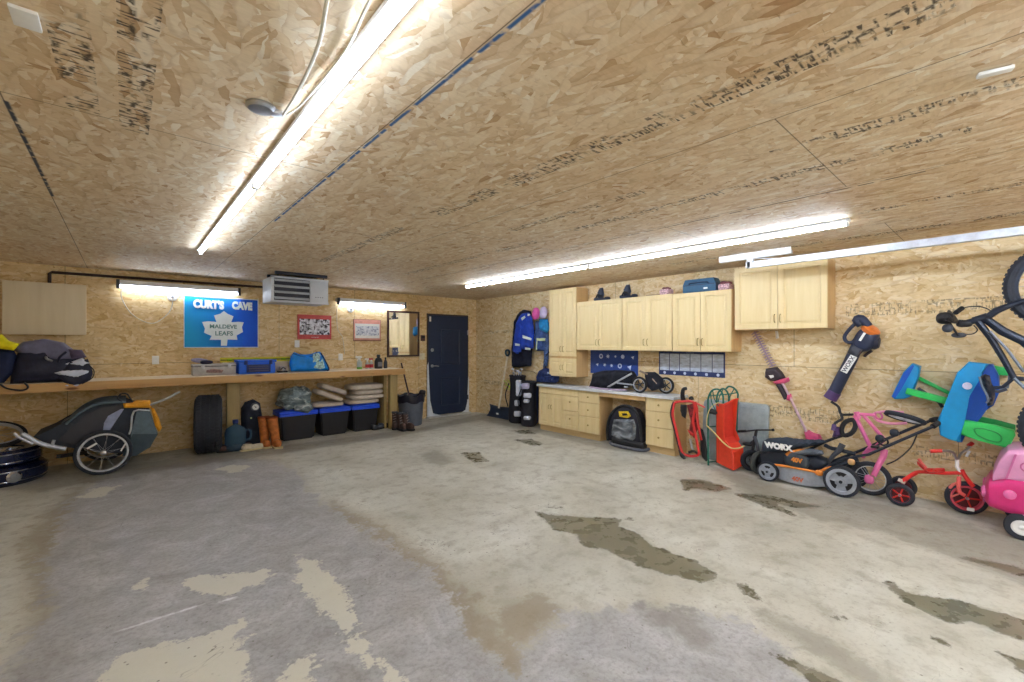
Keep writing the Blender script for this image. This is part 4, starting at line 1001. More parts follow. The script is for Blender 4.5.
# clear plastic bag
PC = NT('wrap_plastic'); PC.b.inputs['Roughness'].default_value = .12; PC.b.inputs['Alpha'].default_value = 1
_n = PC.noise(PC.mapping(PC.tc.outputs['Object'], (5, 5, 12), (0, .6, .3)), 1.4, 2, .5, 1.2)
PC.l.new(PC.ramp(_n, [(.30, rgb(78, 94, 102)), (.55, rgb(122, 138, 144)), (.70, rgb(196, 208, 212))]), PC.b.inputs['Base Color']); PC.bump(_n, .9, .03)
T = thing('plastic_bag', 'crumpled grey see-through plastic bag on the tote beside the boots', 'bag', (-3.72, -.3, .461))
g = MB().ell((-3.76, -.29, .62), .25, .19, .165, .8, 36, nz=.07, ns=9)
for v in g.bm.verts: v.co.z = max(v.co.z, .462)
g.build('body', PC.m, T)
MB().pad([(-3.80, -.468, .46), (-3.60, -.468, .40), (-3.52, -.468, .47), (-3.56, -.468, .56), (-3.8, -.468, .56)], (0, -1, 0), .03, .01, .05, .02, .02, 20).build('corner', PC.m, T)
# cushions
CU = mat('beige_cushion', rgb(204, 192, 180), .85, var=.05, bump=.2)
def cushion(label, c, L, W, th, ang=0, tilt=0):
    T = thing('seat_cushion', label, 'cushion', (0, 0, 0), 'beige cushions stacked on the totes')
    b = MB().ell((0, 0, 0), L / 2, W / 2, th / 2, .42, 32, nz=.006, ns=7); b.build('pad', CU, T)
    MB().tube([(sx * (L / 2 - .02 - (.03 if k % 2 else 0)), sy * (W / 2 - .02 - (0 if k % 2 else .03)), 0) for k, (sx, sy) in enumerate([(1, .98), (.98, 1), (-.98, 1), (-1, .98), (-1, -.98), (-.98, -1), (.98, -1), (1, -.98)])], .005, 6, closed=True).build('piping', mat('tan_piping', rgb(170, 156, 144), .8), T)
    T.location = c; T.rotation_euler = (0, tilt, ang); return T
zt = .462
cushion('lowest beige cushion lying flat on the tote beside the bench post', (-2.68, -.26, zt + .036), .56, .42, .068)
cushion('second beige cushion of the flat stack by the post', (-2.60, -.26, zt + .112), .60, .42, .078)
cushion('third beige cushion of the flat stack by the post', (-2.58, -.25, zt + .194), .52, .42, .078)
cushion('topmost beige cushion of the flat stack by the post', (-2.62, -.26, zt + .285), .60, .42, .098)
cushion('beige cushion lying flat on the middle tote under the slanted ones', (-3.26, -.26, zt + .036), .50, .40, .065)
cushion('beige cushion slanting down to the right on the middle tote, lower one', (-3.24, -.27, zt + .175), .46, .36, .085, 0, .40)
cushion('beige cushion slanting down to the right on the middle tote, upper one', (-3.17, -.26, zt + .275), .44, .36, .085, 0, .36)
# boots with laces by the bench end, slippers
BB = mat('brown_leather', rgb(78, 58, 54), .6, var=.3, scale=30, bump=.2)
def laceboot(px, py, label, ang):
    p = onZ(px, py); T = thing('winter_boot', label, 'boot', (0, 0, 0), 'brown laced boots')
    MB().ell((.06, 0, .05), .10, .045, .045, .8, 16).tube([(-.04, 0, .03), (-.045, 0, .10), (-.05, 0, .20)], [.052, .048, .056], 14).build('upper', BB, T)
    MB().ell((.02, 0, .016), .145, .052, .017, .5, 20).build('sole', BLK2, T)
    MB().torus((-.05, 0, .20), (0, 0, 1), .05, .012, 20, 8).build('collar', DGREY, T)
    l = MB()
    for k in range(4): l.cyl((.0 + .012 * (3 - k), -.03, .09 + k * .028), (-.0 + .012 * (3 - k), .03, .10 + k * .028), .004, n=6)
    l.build('laces', mat('grey_lace', rgb(150, 140, 140), .7), T)
    T.location = (p.x, p.y, 0); T.rotation_euler = (0, 0, ang); T.scale = (.95, .95, 1.45)
laceboot(394.5, 429, 'brown laced boot at the foot of the bench post, left of the pair', -2.0)
laceboot(401, 430.5, 'brown laced boot in the middle of the huddle before the bin', -1.6)
laceboot(407, 430.5, 'brown laced boot touching the grey bin', -1.2)
shoe(384, 428, 'flat dark grey slipper lying beside the last tote', DGREY, .4, .24)
shoe(377.5, 429.5, 'dark grey slipper against the front of the last tote', DGREY, .3, .22)
# garbage bin
p = onZ(413, 426); gx, gy = -1.80, -.42
GB = mat('bin_grey', rgb(92, 100, 116), .5, var=.06); GBG = mat('bin_liner_black', rgb(24, 26, 46), .35, bump=.4)
T = thing('garbage_bin', 'grey round bin lined with a black bag beside the bench', 'bin', (gx, gy, 0))
MB().lathe([(.19, 0), (.20, .02), (.235, .50), (.235, .53), (.222, .53), (.19, .03)], (gx, gy, 0), n=32, close=False).build('tub', GB, T)
ln = MB(); prof = [(.238, .42), (.248, .44), (.246, .48), (.250, .53), (.245, .555), (.228, .55), (.215, .50), (.2, .40)]
ln.lathe(prof, (gx, gy, 0), n=40, cap=False)
for v in ln.bm.verts:
    a0 = math.atan2(v.co.y - gy, v.co.x - gx); k = 1 if v.co.z > .39 else 2.4
    v.co.z += k * .018 * math.sin(a0 * 5 + 1) + .012 * noise.noise(v.co * 14); v.co.x += .01 * noise.noise(v.co * 17)
ln.build('liner', GBG, T)
MB().ell((gx + .24, gy - .02, .55), .06, .05, .07, 1, 14, nz=.04, ns=16).build('liner_knot', GBG, T)
T = thing('broom', 'dark broom handle sticking up out of the grey bin', 'broom', (gx - .03, gy + .06, .0))
a = onY(418 - 5.8, 391, -.40); b = onY(405.5, 369, -.10)
MB().cyl((gx + .09, gy + .0, .06), V((gx - .10, -.24, 1.13)), .014, n=10).build('handle', mat('dark_red_shaft', rgb(60, 30, 40), .4), T)
MB().obox((gx + .09, gy + .0, .06), (1, 0, 0), (0, 1, 0), (0, 0, 1), .14, .06, .09, .01).build('brush', BLACK, T)
# ================================================================== cabinet wall (plane X = 0; fronts face -X)
MAP = wood('maple_veneer', rgb(234, 213, 164), rgb(224, 200, 146), 2, .7, .45)
MAP2 = wood('maple_edge', rgb(222, 188, 134), rgb(206, 168, 116), 2, .7, .5)
def door_x(x, y0, y1, z0, z1, m, T, name, th=.02, flat=False):
    """raised panel front facing -X with its own handle added by the caller"""
    if y0 > y1: y0, y1 = y1, y0
    w = min(y1 - y0, z1 - z0)
    f = min(.055, w * .2)
    prof = [(0, 0), (0, th), (f, th), (f + .006, th - .009), (f + .016, th - .009), (f + .03, th - .002)] if not flat else [(0, 0), (0, th - .004), (.006, th)]
    r = MB(); rings = []
    for ins, h in prof: rings.append([r.bm.verts.new((x - h, y, z)) for y, z in ((y0 + ins, z0 + ins), (y1 - ins, z0 + ins), (y1 - ins, z1 - ins), (y0 + ins, z1 - ins))])
    for a, b in zip(rings, rings[1:]): r.bridge(a, b)
    r.bm.faces.new(rings[-1]); r.bm.faces.new(rings[0][::-1])
    return r.build(name, m, T, smooth=20)
BR = mat('brass_pull', rgb(176, 150, 96), .35, .8)
def pull(x, y, z, T, L=.09):
    MB().tube([(x - .0, y, z - L / 2), (x - .026, y, z - L / 2 + .012), (x - .028, y, z), (x - .026, y, z + L / 2 - .012), (x, y, z + L / 2)], .005, 6, sub=3).build('handle', BR, T)
def upper(label, ya, yb, z0, z1, d=.30, rows=None, name='wall_cabinet'):
    T = thing(name, label, 'cabinet', (-d / 2, (ya + yb) / 2, z0), 'maple wall cupboards')
    y0, y1 = min(ya, yb), max(ya, yb)
    MB().box(-d + .02, 0, y0, y1, z0, z1, .002).build('carcass', MAP2, T)
    for (a, b) in rows or [(z0, z1)]:
        ym = (y0 + y1) / 2
        for k, (p, q) in enumerate(((y0 + .004, ym - .003), (ym + .003, y1 - .004))):
            D = door_x(-d + .019, p, q, a + .004, b - .004, MAP, T, 'door')
            pull(-d - .001, (q - .025) if k == 0 else (p + .025), a + .12 if b - a > .5 else (a + b) / 2, D)
    return T
upper('tall pair of maple cupboards beside the hanging jackets', -2.49, -3.09, .94, 2.40, rows=[(.94, 1.245), (1.275, 2.40)])
upper('maple two door cupboard right of the tall one, two black bindings on top', -3.10, -3.955, 1.385, 2.15)
upper('middle two door maple cupboard of the lower row above the counter', -3.965, -4.74, 1.385, 2.15)
upper('two door maple cupboard with the blue tool case on top', -4.745, -5.50, 1.385, 2.14)
upper('large maple cupboard mounted higher than the rest near the hedge trimmer', -5.535, -6.46, 1.645, 2.375)

# ---- counter and base units
CT = mat('pale_laminate_top', rgb(216, 220, 224), .35, var=.06, scale=30)
ZC = .79; BXF = -.35
def Yf(px): return onX(px, 400, BXF).y
def base(label, ya, yb, group='maple base units under the counter'):
    T = thing('base_cabinet', label, 'cabinet', (BXF / 2, (ya + yb) / 2, 0), group)
    y0, y1 = min(ya, yb), max(ya, yb)
    MB().box(BXF + .02, -.001, y0, y1, .09, ZC - .04, .002).box(BXF + .05, -.001, y0, y1, 0.001, .09).build('carcass', MAP2, T)
    MB().box(BXF + .035, BXF + .052, y0, y1, 0.001, .088).build('toe_kick', wood('maple_kick', rgb(214, 186, 136), rgb(196, 164, 112), 1, .6), T)
    return T
ya, yb, yc = Yf(539), Yf(578.5), Yf(599)
T = base('wide maple base unit with two doors at the far end of the counter', ya, yb)
dx = BXF + .019; zt_ = ZC - .045
door_x(dx, ya - .004, yb + .003, .64, zt_, MAP, T, 'false_drawer', flat=True)
w_ = ya - yb
for k in range(2):
    p, q = ya - .004 - w_ * .31 * k, ya - w_ * .31 * (k + 1)
    D = door_x(dx, p, q, .10, .63, MAP, T, 'door'); pull(dx - .02, (q + .025) if k == 0 else (p - .025), .42, D, .07)
for a, b in ((.40, .63), (.10, .39)):
    D = door_x(dx, ya - w_ * .62 - .006, yb + .003, a, b, MAP, T, 'drawer', flat=(b > .6))
    MB().lathe([(.006, 0), (.006, .012), (.014, .018), (.012, .026)], (dx - .019, (ya - w_ * .62 + yb) / 2, (a + b) / 2 + .03), (-1, 0, 0), 12).build('knob', BR, D)
def stack3(T, ya, yb):
    for a, b in ((.57, zt_), (.355, .56), (.10, .345)):
        D = door_x(dx, ya - .003, yb + .003, a, b, MAP, T, 'drawer', flat=True)
        MB().lathe([(.006, 0), (.006, .012), (.014, .018), (.012, .026)], (dx - .019, (ya + yb) / 2, (a + b) / 2), (-1, 0, 0), 12).build('knob', BR, D)
T = base('narrow maple base unit with three drawers left of the knee space', yb - .001, yc + .001); stack3(T, yb, yc)
y5, y6 = Yf(645.5), Yf(673.5)
T = base('narrow maple base unit with three drawers at the near end of the counter', y5, y6); stack3(T, y5, y6)
T = thing('countertop', 'long pale laminate countertop spanning the maple base units', 'countertop', (-.19, (ya + y6) / 2, ZC))
MB().box(-.385, -.001, y6 - .025, ya + .03, ZC - .039, ZC, .006).build('worktop', CT, T)
MB().box(-.36, -.342, y5, yc, ZC - .10, ZC - .041, .002).build('apron', MAP2, T)

# ---- on top of the cupboards
BK = mat('black_blue_plastic', rgb(34, 44, 66), .45)
def binding(px, label):
    p = onX(px, 300, -.17)
    T = thing('boot_binding', label, 'binding', (-.17, p.y, 2.151), 'black bindings on the cupboards')
    y = p.y; z = 2.152
    MB().box(-.24, -.10, y - .10, y + .10, z, z + .035, .014).ell((-.17, y - .1, z + .03), .05, .045, .028, .8, 14).ell((-.17, y + .1, z + .03), .05, .045, .028, .8, 14).build('base_plate', BK, T)
    MB().pad([(-.2, y + .055, z + .03), (-.2, y + .06, z + .13), (-.2, y + .02, z + .20), (-.2, y - .04, z + .20), (-.2, y - .065, z + .10), (-.2, y - .05, z + .03)], (-1, 0, 0), .03, .03, .03, .02).build('high_back', BK, T)
    MB().tube([(-.24, y - .06, z + .05), (-.27, y, z + .09), (-.24, y + .06, z + .05)], .012, 8, sub=4).build('strap', BLACK, T)
binding(602, 'black boot binding at the left above the jacket side of the cupboards'); binding(628.5, 'black boot binding to the right of its twin on the cupboards')
PF = mat('pink_floral', rgb(226, 178, 184), .6, var=.5, scale=60)
def basket(px, label, z):
    p = onX(px, 292, -.2); y = p.y
    T = thing('fabric_box', label, 'box', (-.2, y, z), 'pink flowered boxes on the cupboards')
    MB().box(-.27, -.13, y - .07, y + .07, z, z + .075, .02).build('body', PF, T)
    MB().ell((-.2, y, z + .08), .06, .065, .025, .8, 16, nz=.02, ns=20).build('contents', mat('dark_red_bits', rgb(120, 60, 70), .6, var=.4, scale=60), T)
basket(666.5, 'small pink flowered box on the cupboard left of the blue tool case', 2.151)
basket(726, 'small pink flowered box between the blue case and the tall right cupboard', 2.141)
T = thing('folded_paper', 'thin brown flat item lying left of the pink flowered box', 'paper', (-.25, -4.55, 2.151))
p = onX(655, 297, -.2); MB().prism([(-.27, p.y + .10, 2.152), (-.15, p.y + .1, 2.152), (-.15, p.y - .09, 2.152), (-.27, p.y - .09, 2.152)], (0, 0, .012)).build('sheet', mat('brown_paper', rgb(176, 150, 120), .8), T)
CS = mat('tool_case_blue', rgb(38, 88, 122), .45, var=.08); CS2 = mat('tool_case_dark', rgb(26, 52, 84), .5)
a, b = onX(683, 285, -.27), onX(716, 285, -.27); y0, y1 = b.y, a.y; z = 2.142; h_ = .165
T = thing('tool_case', 'dark teal blue tool case lying on the cupboards', 'tool case', (-.2, (y0 + y1) / 2, z))
out = [(y0, 0), (y1, 0), (y1, .095), (y1 - .03, h_), (y0 + .03, h_), (y0, .095)]
MB().prism([(-.28, y, z + q) for y, q in out], (.16, 0, 0), .008).build('shell', CS, T)
MB().prism([(-.28 + .18 * 0, y0 - .003, z + .002), (-.12, y0 - .003, z + .002), (-.12, y0 - .003, z + .1), (-.28, y0 - .003, z + .1)], (0, .005, 0)).build('end_plate', CS2, T)
MB().box(-.286, -.27, y0 + .01, y1 - .01, z + .085, z + .095, .003).build('seam', CS2, T)
MB().tube([(-.285, (y0 + y1) / 2 + .12, z + .10), (-.30, (y0 + y1) / 2 + .1, z + .115), (-.30, (y0 + y1) / 2 - .1, z + .115), (-.285, (y0 + y1) / 2 - .12, z + .10)], .008, 8, sub=3).build('handle', CS2, T)
MB().box(-.288, -.278, y0 + .10, y0 + .15, z + .03, z + .05, .002).build('badge', WHITE, T)

# ---- posters over the counter
PBL = mat('poster_blue', rgb(44, 74, 148), .45, var=.08); ICO = mat('poster_pale_ink', rgb(206, 218, 238), .5, var=.05)
a, b = onX(590.5, 351, -.006), onX(638, 351, -.006); zt2, zb2 = onX(612, 352, 0).z, onX(612, 373, 0).z
T = thing('hockey_poster', 'blue poster with two rows of small pale emblems above the counter', 'poster', (0, (a.y + b.y) / 2, zb2))
MB().box(-.006, -.001, b.y, a.y, zb2 - .02, 1.383).build('sheet', PBL, T)
W_ = a.y - b.y
rows = [(.12, .55, .0, 'dot'), (.24, .74, .022, 'ring'), (.39, .74, .022, 'leaf'), (.55, .74, .014, 'star'), (.70, .74, .02, 'moon'), (.90, .72, .018, 'tri'),
        (.16, .38, .018, 'tri'), (.32, .38, .018, 'star'), (.47, .36, .018, 'leaf'), (.64, .36, .022, 'ring'), (.84, .32, .026, 'tri')]
HH = 1.383 - (zb2 - .02)
for u, v, r, k in rows:
    if not r: continue
    c = V((-.007, a.y - W_ * u, zb2 - .02 + HH * v)); q = MB()
    if k == 'ring': q.torus(c, (-1, 0, 0), r * 1.3, r * .45, 20, 6, .0015)
    else:
        n = {'leaf': 7, 'star': 5, 'moon': 9, 'tri': 3}[k]
        q.prism([c + V((0, math.sin(2 * PI * j / (2 * n) + .3) * r * 1.75 * (1 if j % 2 else (.45 if k != 'moon' else .8)), math.cos(2 * PI * j / (2 * n) + .3) * r * 1.75 * (1 if j % 2 else (.45 if k != 'moon' else .8)))) for j in range(2 * n)], (-.0015, 0, 0))
    q.build('emblem', ICO, T)
MB().box(-.0075, -.005, b.y + W_ * .38, a.y - W_ * .32, zb2 - .01, zb2 + .002).build('caption', ICO, T)
a, b = onX(659, 355, -.006), onX(725, 355, -.006); W_ = a.y - b.y; z1_, z0_ = 1.375, onX(725, 378, 0).z
T = thing('panel_poster', 'navy poster with six pale arena pictures in a row above the counter', 'poster', (0, (a.y + b.y) / 2, z0_))
MB().box(-.006, -.001, b.y, a.y, z0_, z1_).build('sheet', mat('poster_navy', rgb(50, 64, 112), .45), T)
PIC = mat('pale_arena_print', rgb(196, 206, 222), .5, var=.22, scale=12, stretch=(1, 1, 3))
for k in range(6):
    yc_ = a.y - W_ * (.095 + .162 * k)
    MB().box(-.0085, -.005, yc_ - W_ * .075, yc_ + W_ * .075, z0_ + .065, z1_ - .03).build('arena_picture', PIC, T)
    MB().lathe([(.020, 0), (.018, .002)], (-.006, yc_, z0_ + .032), (-1, 0, 0), 16).build('emblem', ICO, T)
MB().text('- - - - - -', .03, (-.0065, (a.y + b.y) / 2, z1_ - .015), (0, -1, 0), (0, 0, 1), .001, .001).build('caption', ICO, T)

# ---- folded stroller on the counter
STB = mat('stroller_black', rgb(26, 28, 40), .75, var=.3, bump=.4); LIL = mat('lilac_plastic', rgb(190, 170, 196), .5)
zc = ZC + .001
T = thing('stroller', 'folded black stroller with silver tubes lying on the counter', 'stroller', (-.2, -3.9, zc))
def cz(pts, x, zmin=zc): return [V((p.x, p.y, max(p.z, zmin))) for p in pX(pts, x)]
MB().pad(cz([(590, 388), (593, 380), (594, 373), (604, 370.5), (620, 370), (632, 371), (636, 378), (634, 385), (626, 388), (606, 389)], -.22), (-1, 0, 0), .10, .14, .08, .025, .03, 12).build('folded_fabric', STB, T)
MB().tube(cz([(590, 387), (600, 388.5), (612, 389.5), (626, 390)], -.33), .012, 8, sub=3).build('bumper_bar', LIL, T)
MB().tube(pX([(608, 387), (620, 380), (631.5, 373.5)], -.34), .014, 8).build('frame_tube', ALU, T)
MB().tube(pX([(617, 383), (626, 384), (634, 385)], -.33), .012, 8).build('frame_tube', ALU, T)
MB().obox(onX(608.5, 387.5, -.34), (0, 1, 0), (1, 0, 0), (0, 0, 1), .05, .03, .03, .008).build('hinge', DGREY, T)
MB().obox(onX(626, 387, -.33), (0, 1, 0), (1, 0, 0), (0, 0, 1), .06, .02, .022, .004).build('brake_bar', ALU, T)
R1 = .115
c1 = onX(639.5, 384.5, -.31); c1.z = zc + R1 + .001
def swheel(c, ax):
    MB().torus(c, ax, R1 - .016, .016, 32, 8, .022).build('wheel_tyre', BLK2, T)
    MB().lathe([(R1 - .024, -.016), (R1 - .024, .016), (R1 - .036, .016), (R1 - .036, -.016)], c, ax, 32, close=True).build('wheel_rim', ALU, T)
    x, y, d = basis(ax); s = MB()
    for k in range(5): s.beam(V(c), V(c) + (x * math.cos(2 * PI * k / 5) + y * math.sin(2 * PI * k / 5)) * (R1 - .03), .012, .01, d)
    s.lathe([(.014, -.02), (.014, .02)], c, ax, 12); s.build('wheel_spokes', DGREY, T)
swheel(c1, (1, .10, 0))
c2 = onX(666, 383, -.12); c2.z = zc + R1 + .001; swheel(c2, (1, .10, .0))
MB().tube([c1 + V((.05, -.02, .03)), c1 + V((.09, -.14, .06)), c2 + V((-.04, .12, .04)), c2 + V((-.03, 0, 0))], .024, 8, sub=4).build('rear_axle', DGREY, T)
MB().pad(cz([(645, 372), (655, 372), (662, 378), (664, 388), (652, 391), (646, 386)], -.22), (-1, 0, 0), .05, .08, .05, .02, .02, 16).build('basket', STB, T)
MB().tube(pX([(640, 371), (650, 376), (657, 384)], -.26), .014, 8, sub=3).build('brake_lever', mat('tan_grip', rgb(150, 130, 112), .6), T)

# navy backpack on the counter's far end
BP = mat('backpack_navy', rgb(26, 48, 104), .7, var=.5, scale=28, bump=.3)
T = thing('backpack', 'navy spotted backpack heaped on the far end of the counter', 'backpack', (-.2, -2.35, zc))
MB().pad(cz([(538, 383), (538.5, 376), (541, 370), (546, 367.5), (549, 371), (555, 373), (557, 378), (556, 383)], -.22), (-1, 0, 0), .10, .12, .07, .02, .02, 16).build('body', BP, T)
MB().pad(cz([(543, 382), (544, 376), (551, 376), (552, 382)], -.33), (-1, 0, 0), .03, .01, .03, .02, .01, 16).build('front_pocket', BP, T)
MB().tube(pX([(546, 368), (544, 362), (546, 356), (549, 352)], -.12), .014, 8, sub=4, flat=.5).build('strap', mat('strap_navy', rgb(22, 30, 58), .7), T)
for k, (px, py) in enumerate(((542, 379), (548, 373), (551, 380), (546, 384 - 3))):
    c = onX(px, py, -.33 if k % 2 else -.31); MB().ell(c, .012, .018, .018, 1, 10).build('pale_spot', mat('pale_patch', rgb(196, 214, 240), .6), T)

# ---- jackets and hats on hooks
HK = mat('hook_steel', rgb(120, 110, 100), .4, .6)
def hookrail():
    T = thing('hook_rail', 'narrow wooden rail of hooks behind the hats and jackets', 'hook rail', (-.01, -1.95, 1.98))
    MB().box(-.02, -.001, -2.42, -1.5, 1.985, 2.045, .003).build('rail', MAP2, T)
    for y in (-1.62, -1.78, -1.95, -2.12, -2.3): MB().tube([(-.02, y, 2.01), (-.06, y, 2.0), (-.07, y, 2.03)], .006, 6, sub=3).build('hook', HK, T)
hookrail()
def hang(name, label, cat, pts, x, m, fr=.08, group=None, res=.03, nz=.025):
    T = thing(name, label, cat, (x, onX(pts[0][0], pts[0][1], x).y, 1.2), group)
    MB().pad(pX(pts, x), (-1, 0, 0), fr, .05, .07, res, nz, 11).build('body', m, T); return T
DJ = mat('dark_navy_cloth', rgb(22, 26, 46), .85, bump=.3, var=.2); RJ = mat('royal_blue_cloth', rgb(28, 66, 176), .75, bump=.3, var=.22, scale=10)
REF = mat('reflective_tape', rgb(214, 226, 216), .4, var=.05)
hang('coverall', 'long dark navy coat hanging lowest, behind the blue jacket', 'coat', [(524, 309.5), (531, 311), (533, 330), (532, 350), (531, 366), (513, 368), (512.5, 350), (514, 335), (515, 321), (520, 312)], -.08, DJ, .07, 'jackets on the hooks')
T = hang('work_jacket', 'royal blue work jacket with pale reflective patches on the hooks', 'jacket', [(524, 313), (529, 312.5), (532, 318), (534, 330), (533.5, 348), (527, 350), (522, 349), (518, 354), (514.5, 352), (516, 335), (518, 322), (521, 316)], -.17, RJ, .09, 'jackets on the hooks')
MB().pad(pX([(518, 330), (521, 322), (523, 330), (521, 352), (515, 353), (515, 345)], -.24), (-1, 0, 0), .04, .03, .04, .025, .01, 12).build('sleeve', RJ, T)
for q in ([(522.5, 335), (531, 338), (531, 340.5), (522.5, 338)], [(515, 343), (519.5, 344), (519.5, 346), (515, 345.5)], [(521, 318), (525, 315.5), (525, 318), (522, 320.5)], [(525, 347.5), (530, 348), (530, 350), (525, 349.5)], [(527.5, 313.5), (530, 314), (529, 316), (527.5, 316)]):
    MB().pad(pX(q, -.285), (-1, 0, 0), .008, .03, .02, .02).build('reflective_patch', REF, T)
T = hang('denim_jacket', 'grey blue child jacket with a pale belt band next to the cupboard', 'jacket', [(536, 321), (546, 321), (547, 330), (546, 340), (545, 351), (537, 351), (535.5, 340), (536, 330)], -.12, mat('denim', rgb(58, 84, 138), .85, bump=.3, var=.25), .07, 'jackets on the hooks')
MB().pad(pX([(536.5, 338), (545, 338), (545, 341), (536.5, 341)], -.19), (-1, 0, 0), .012, .03, .02, .02).build('belt_band', mat('pale_yellow_band', rgb(206, 216, 170), .5), T)
MB().tube(pX([(537, 341), (536.6, 346), (536.6, 350)], -.2), .010, 6).build('side_stripe', mat('pale_yellow_band', rgb(206, 216, 170), .5), T)
T = hang('child_coat', 'turquoise child coat hanging below the lilac hat', 'coat', [(539, 319), (548, 319), (549, 330), (547, 333), (540, 330)], -.22, mat('turquoise_cloth', rgb(20, 128, 186), .7, bump=.3, var=.2), .05, 'jackets on the hooks')
T = hang('scarf', 'narrow navy and white patterned scarf hanging beside the tall cupboard', 'scarf', [(544, 333), (548, 332), (548.5, 345), (548, 358), (547, 366), (543, 369), (544, 356), (543, 345)], -.10, mat('navy_white_pattern', rgb(84, 110, 160), .8, var=.75, scale=34), .03, None, .02, .01)
def hat(label, px, py, r, m, x=-.2):
    c = onX(px, py, x); T = thing('cap', label, 'hat', c, 'hats on the hooks')
    MB().ell(c, r * .55, r, r * 1.25, 1, 20, nz=.006, ns=14).build('crown', m, T)
    MB().torus(c + V((-.01, 0, -.02)), (-1, 0, .1), r * .97, .008, 28, 6).build('brim_seam', m, T)
    MB().ell(c + V((-r * .55, 0, 0)), .008, .012, .012, 1, 10).build('button', m, T)
hat('bright pink cap on the hooks', 536, 313.5, .085, mat('hot_pink', rgb(222, 92, 164), .6, var=.12)); hat('pale lilac cap on the hooks next to the cupboard', 543.5, 312.5, .085, mat('pale_lilac', rgb(204, 190, 220), .6, var=.06), -.17)
tag(MB().tube(pX([(512, 368), (534, 372), (536, 378)], -.03), .006, 6, sub=3).build('hanging_cord', mat('tan_cord', rgb(160, 132, 96), .7)), 'thin tan cord below the jackets', 'cord')

# ---- golf bags
GW = mat('golf_white', rgb(214, 220, 236), .5, var=.08); GK = mat('golf_black', rgb(26, 26, 38), .6, bump=.2); GBL = mat('golf_blue', rgb(34, 56, 110), .6, bump=.2)
def golfbag(px0, px1, pyt, pyb, label, panels, x, side=None, clubs=True):
    b0 = onX((px0 + px1) / 2, pyb, x); tp = onX((px0 + px1) / 2 + 1, pyt, x + .02)
    T = thing('golf_bag', label, 'golf bag', (b0.x, b0.y, 0), 'golf bags against the wall'); b0.z = .002
    r = abs(onX(px0, pyb, x).y - onX(px1, pyb, x).y) / 2.0
    d = (tp - b0)
    MB().lathe([(r * .8, 0), (r * .96, .03), (r, .2), (r * .92, d.length * .5), (r * .86, d.length * .8), (r * .95, d.length * .95), (r * .95, d.length), (r * .85, d.length), (r * .8, d.length * .9)], b0, d, 24).build('barrel', GK, T)
    MB().torus(b0 + d, d, r * .92, .02, 24, 8).build('collar', GK, T)
    for (a, b, c, e, m, nm) in panels:
        xx = x - r * .93
        MB().pad(pX([(a, c), (b, c), (b, e), (a, e)], xx), (-1, 0, 0), .035, .06, .03, .02, .006, 20).build(nm, m, T)
    if clubs:
        for k in range(6):
            a0 = k * 1.05; o = V((math.cos(a0) * r * .5, math.sin(a0) * r * .55, 0)); h = .05 + .035 * (k % 3)
            s = MB().cyl(b0 + d * .9 + o * .8, b0 + d + o + V((0, 0, h)), .006, n=6).ell(b0 + d + o + V((-.01, .01, h + .01)), .022, .036, .022, 1, 12); s.build('club', STEEL if k % 2 else GW, T)
    MB().tube([b0 + d * .85 + V((-r, r * .4, 0)), b0 + d * .6 + V((-r * 1.35, r * .6, 0)), b0 + d * .35 + V((-r, r * .5, 0))], .014, 8, sub=4, flat=.5).build('strap', GK, T)
    return T
golfbag(511, 522, 376, 420, 'black and white golf bag nearest the snow shovel', [(516.5, 520.5, 380, 396, GW, 'front_panel'), (515, 518, 400, 406, GW, 'pocket'), (514.5, 520, 411, 416.5, GW, 'pocket')], -.19)
golfbag(523, 534, 382, 421, 'dark golf bag with white rounded pockets, right of its neighbour', [(522, 528, 383, 389, mat('lilac_white', rgb(190, 188, 222), .5), 'front_panel'), (524, 530, 393, 398, GW, 'pocket'), (524, 528, 399, 403, GW, 'pocket'), (524, 529.5, 416, 420, GW, 'pocket')], -.27, clubs=False)
T = thing('sports_bag', 'dark navy upright bag between the golf bags and the base unit', 'bag', (-.2, -2.1, 0))
MB().pad([V((p.x, p.y, max(.002, p.z))) for p in pX([(531, 384), (537, 383), (537, 400), (536.5, 424), (531, 423), (530.5, 405)], -.12)], (-1, 0, 0), .07, .08, .06, .025, .02, 10).build('body', GBL, T)
MB().pad(pX([(530, 400), (535, 400), (535, 412), (530, 412)], -.185), (-1, 0, 0), .025, .02, .03, .02, .01, 14).build('pocket', GBL, T)

# ---- snow shovel and rake
SHB = mat('shovel_grey_blue', rgb(70, 84, 110), .5, var=.08)
T = thing('snow_shovel', 'snow shovel with dark grey blade and pale handle against the wall by the corner', 'shovel', (-.1, -.7, 0))
sb = MB(); n = 10; prev = []
for j in range(n + 1):
    v = j / n; row = []
    for i in range(n + 1):
        u = i / n; L = onX(488, 415, -.12).y; Rr = onX(509, 419, -.14).y
        y = L + (Rr - L) * u; z = .005 + (.21 + .03 * abs(u - .5) * 2) * v; x = -.16 + .07 * math.sin(v * PI * .9) * 1 + .05 * v - .0
        row.append(sb.bm.verts.new((x, y, z)))
    prev.append(row)
for a, b in zip(prev, prev[1:]):
    for k in range(n): sb.bm.faces.new((a[k], a[k + 1], b[k + 1], b[k]))
bmesh.ops.solidify(sb.bm, geom=sb.bm.faces[:], thickness=.006)
sb.build('blade', SHB, T)
MB().beam((-.17, -.90, .09), (-.17, -.97, .09), .004, .03).build('logo_mark', WHITE, T)
top_ = onX(507.5, 356, -.05); bot_ = onX(499.5, 404, -.10)
MB().cyl(bot_ + V((-.02, 0, -.08)), top_, .019, n=10).build('shaft', mat('pale_shaft', rgb(240, 230, 204), .5), T)
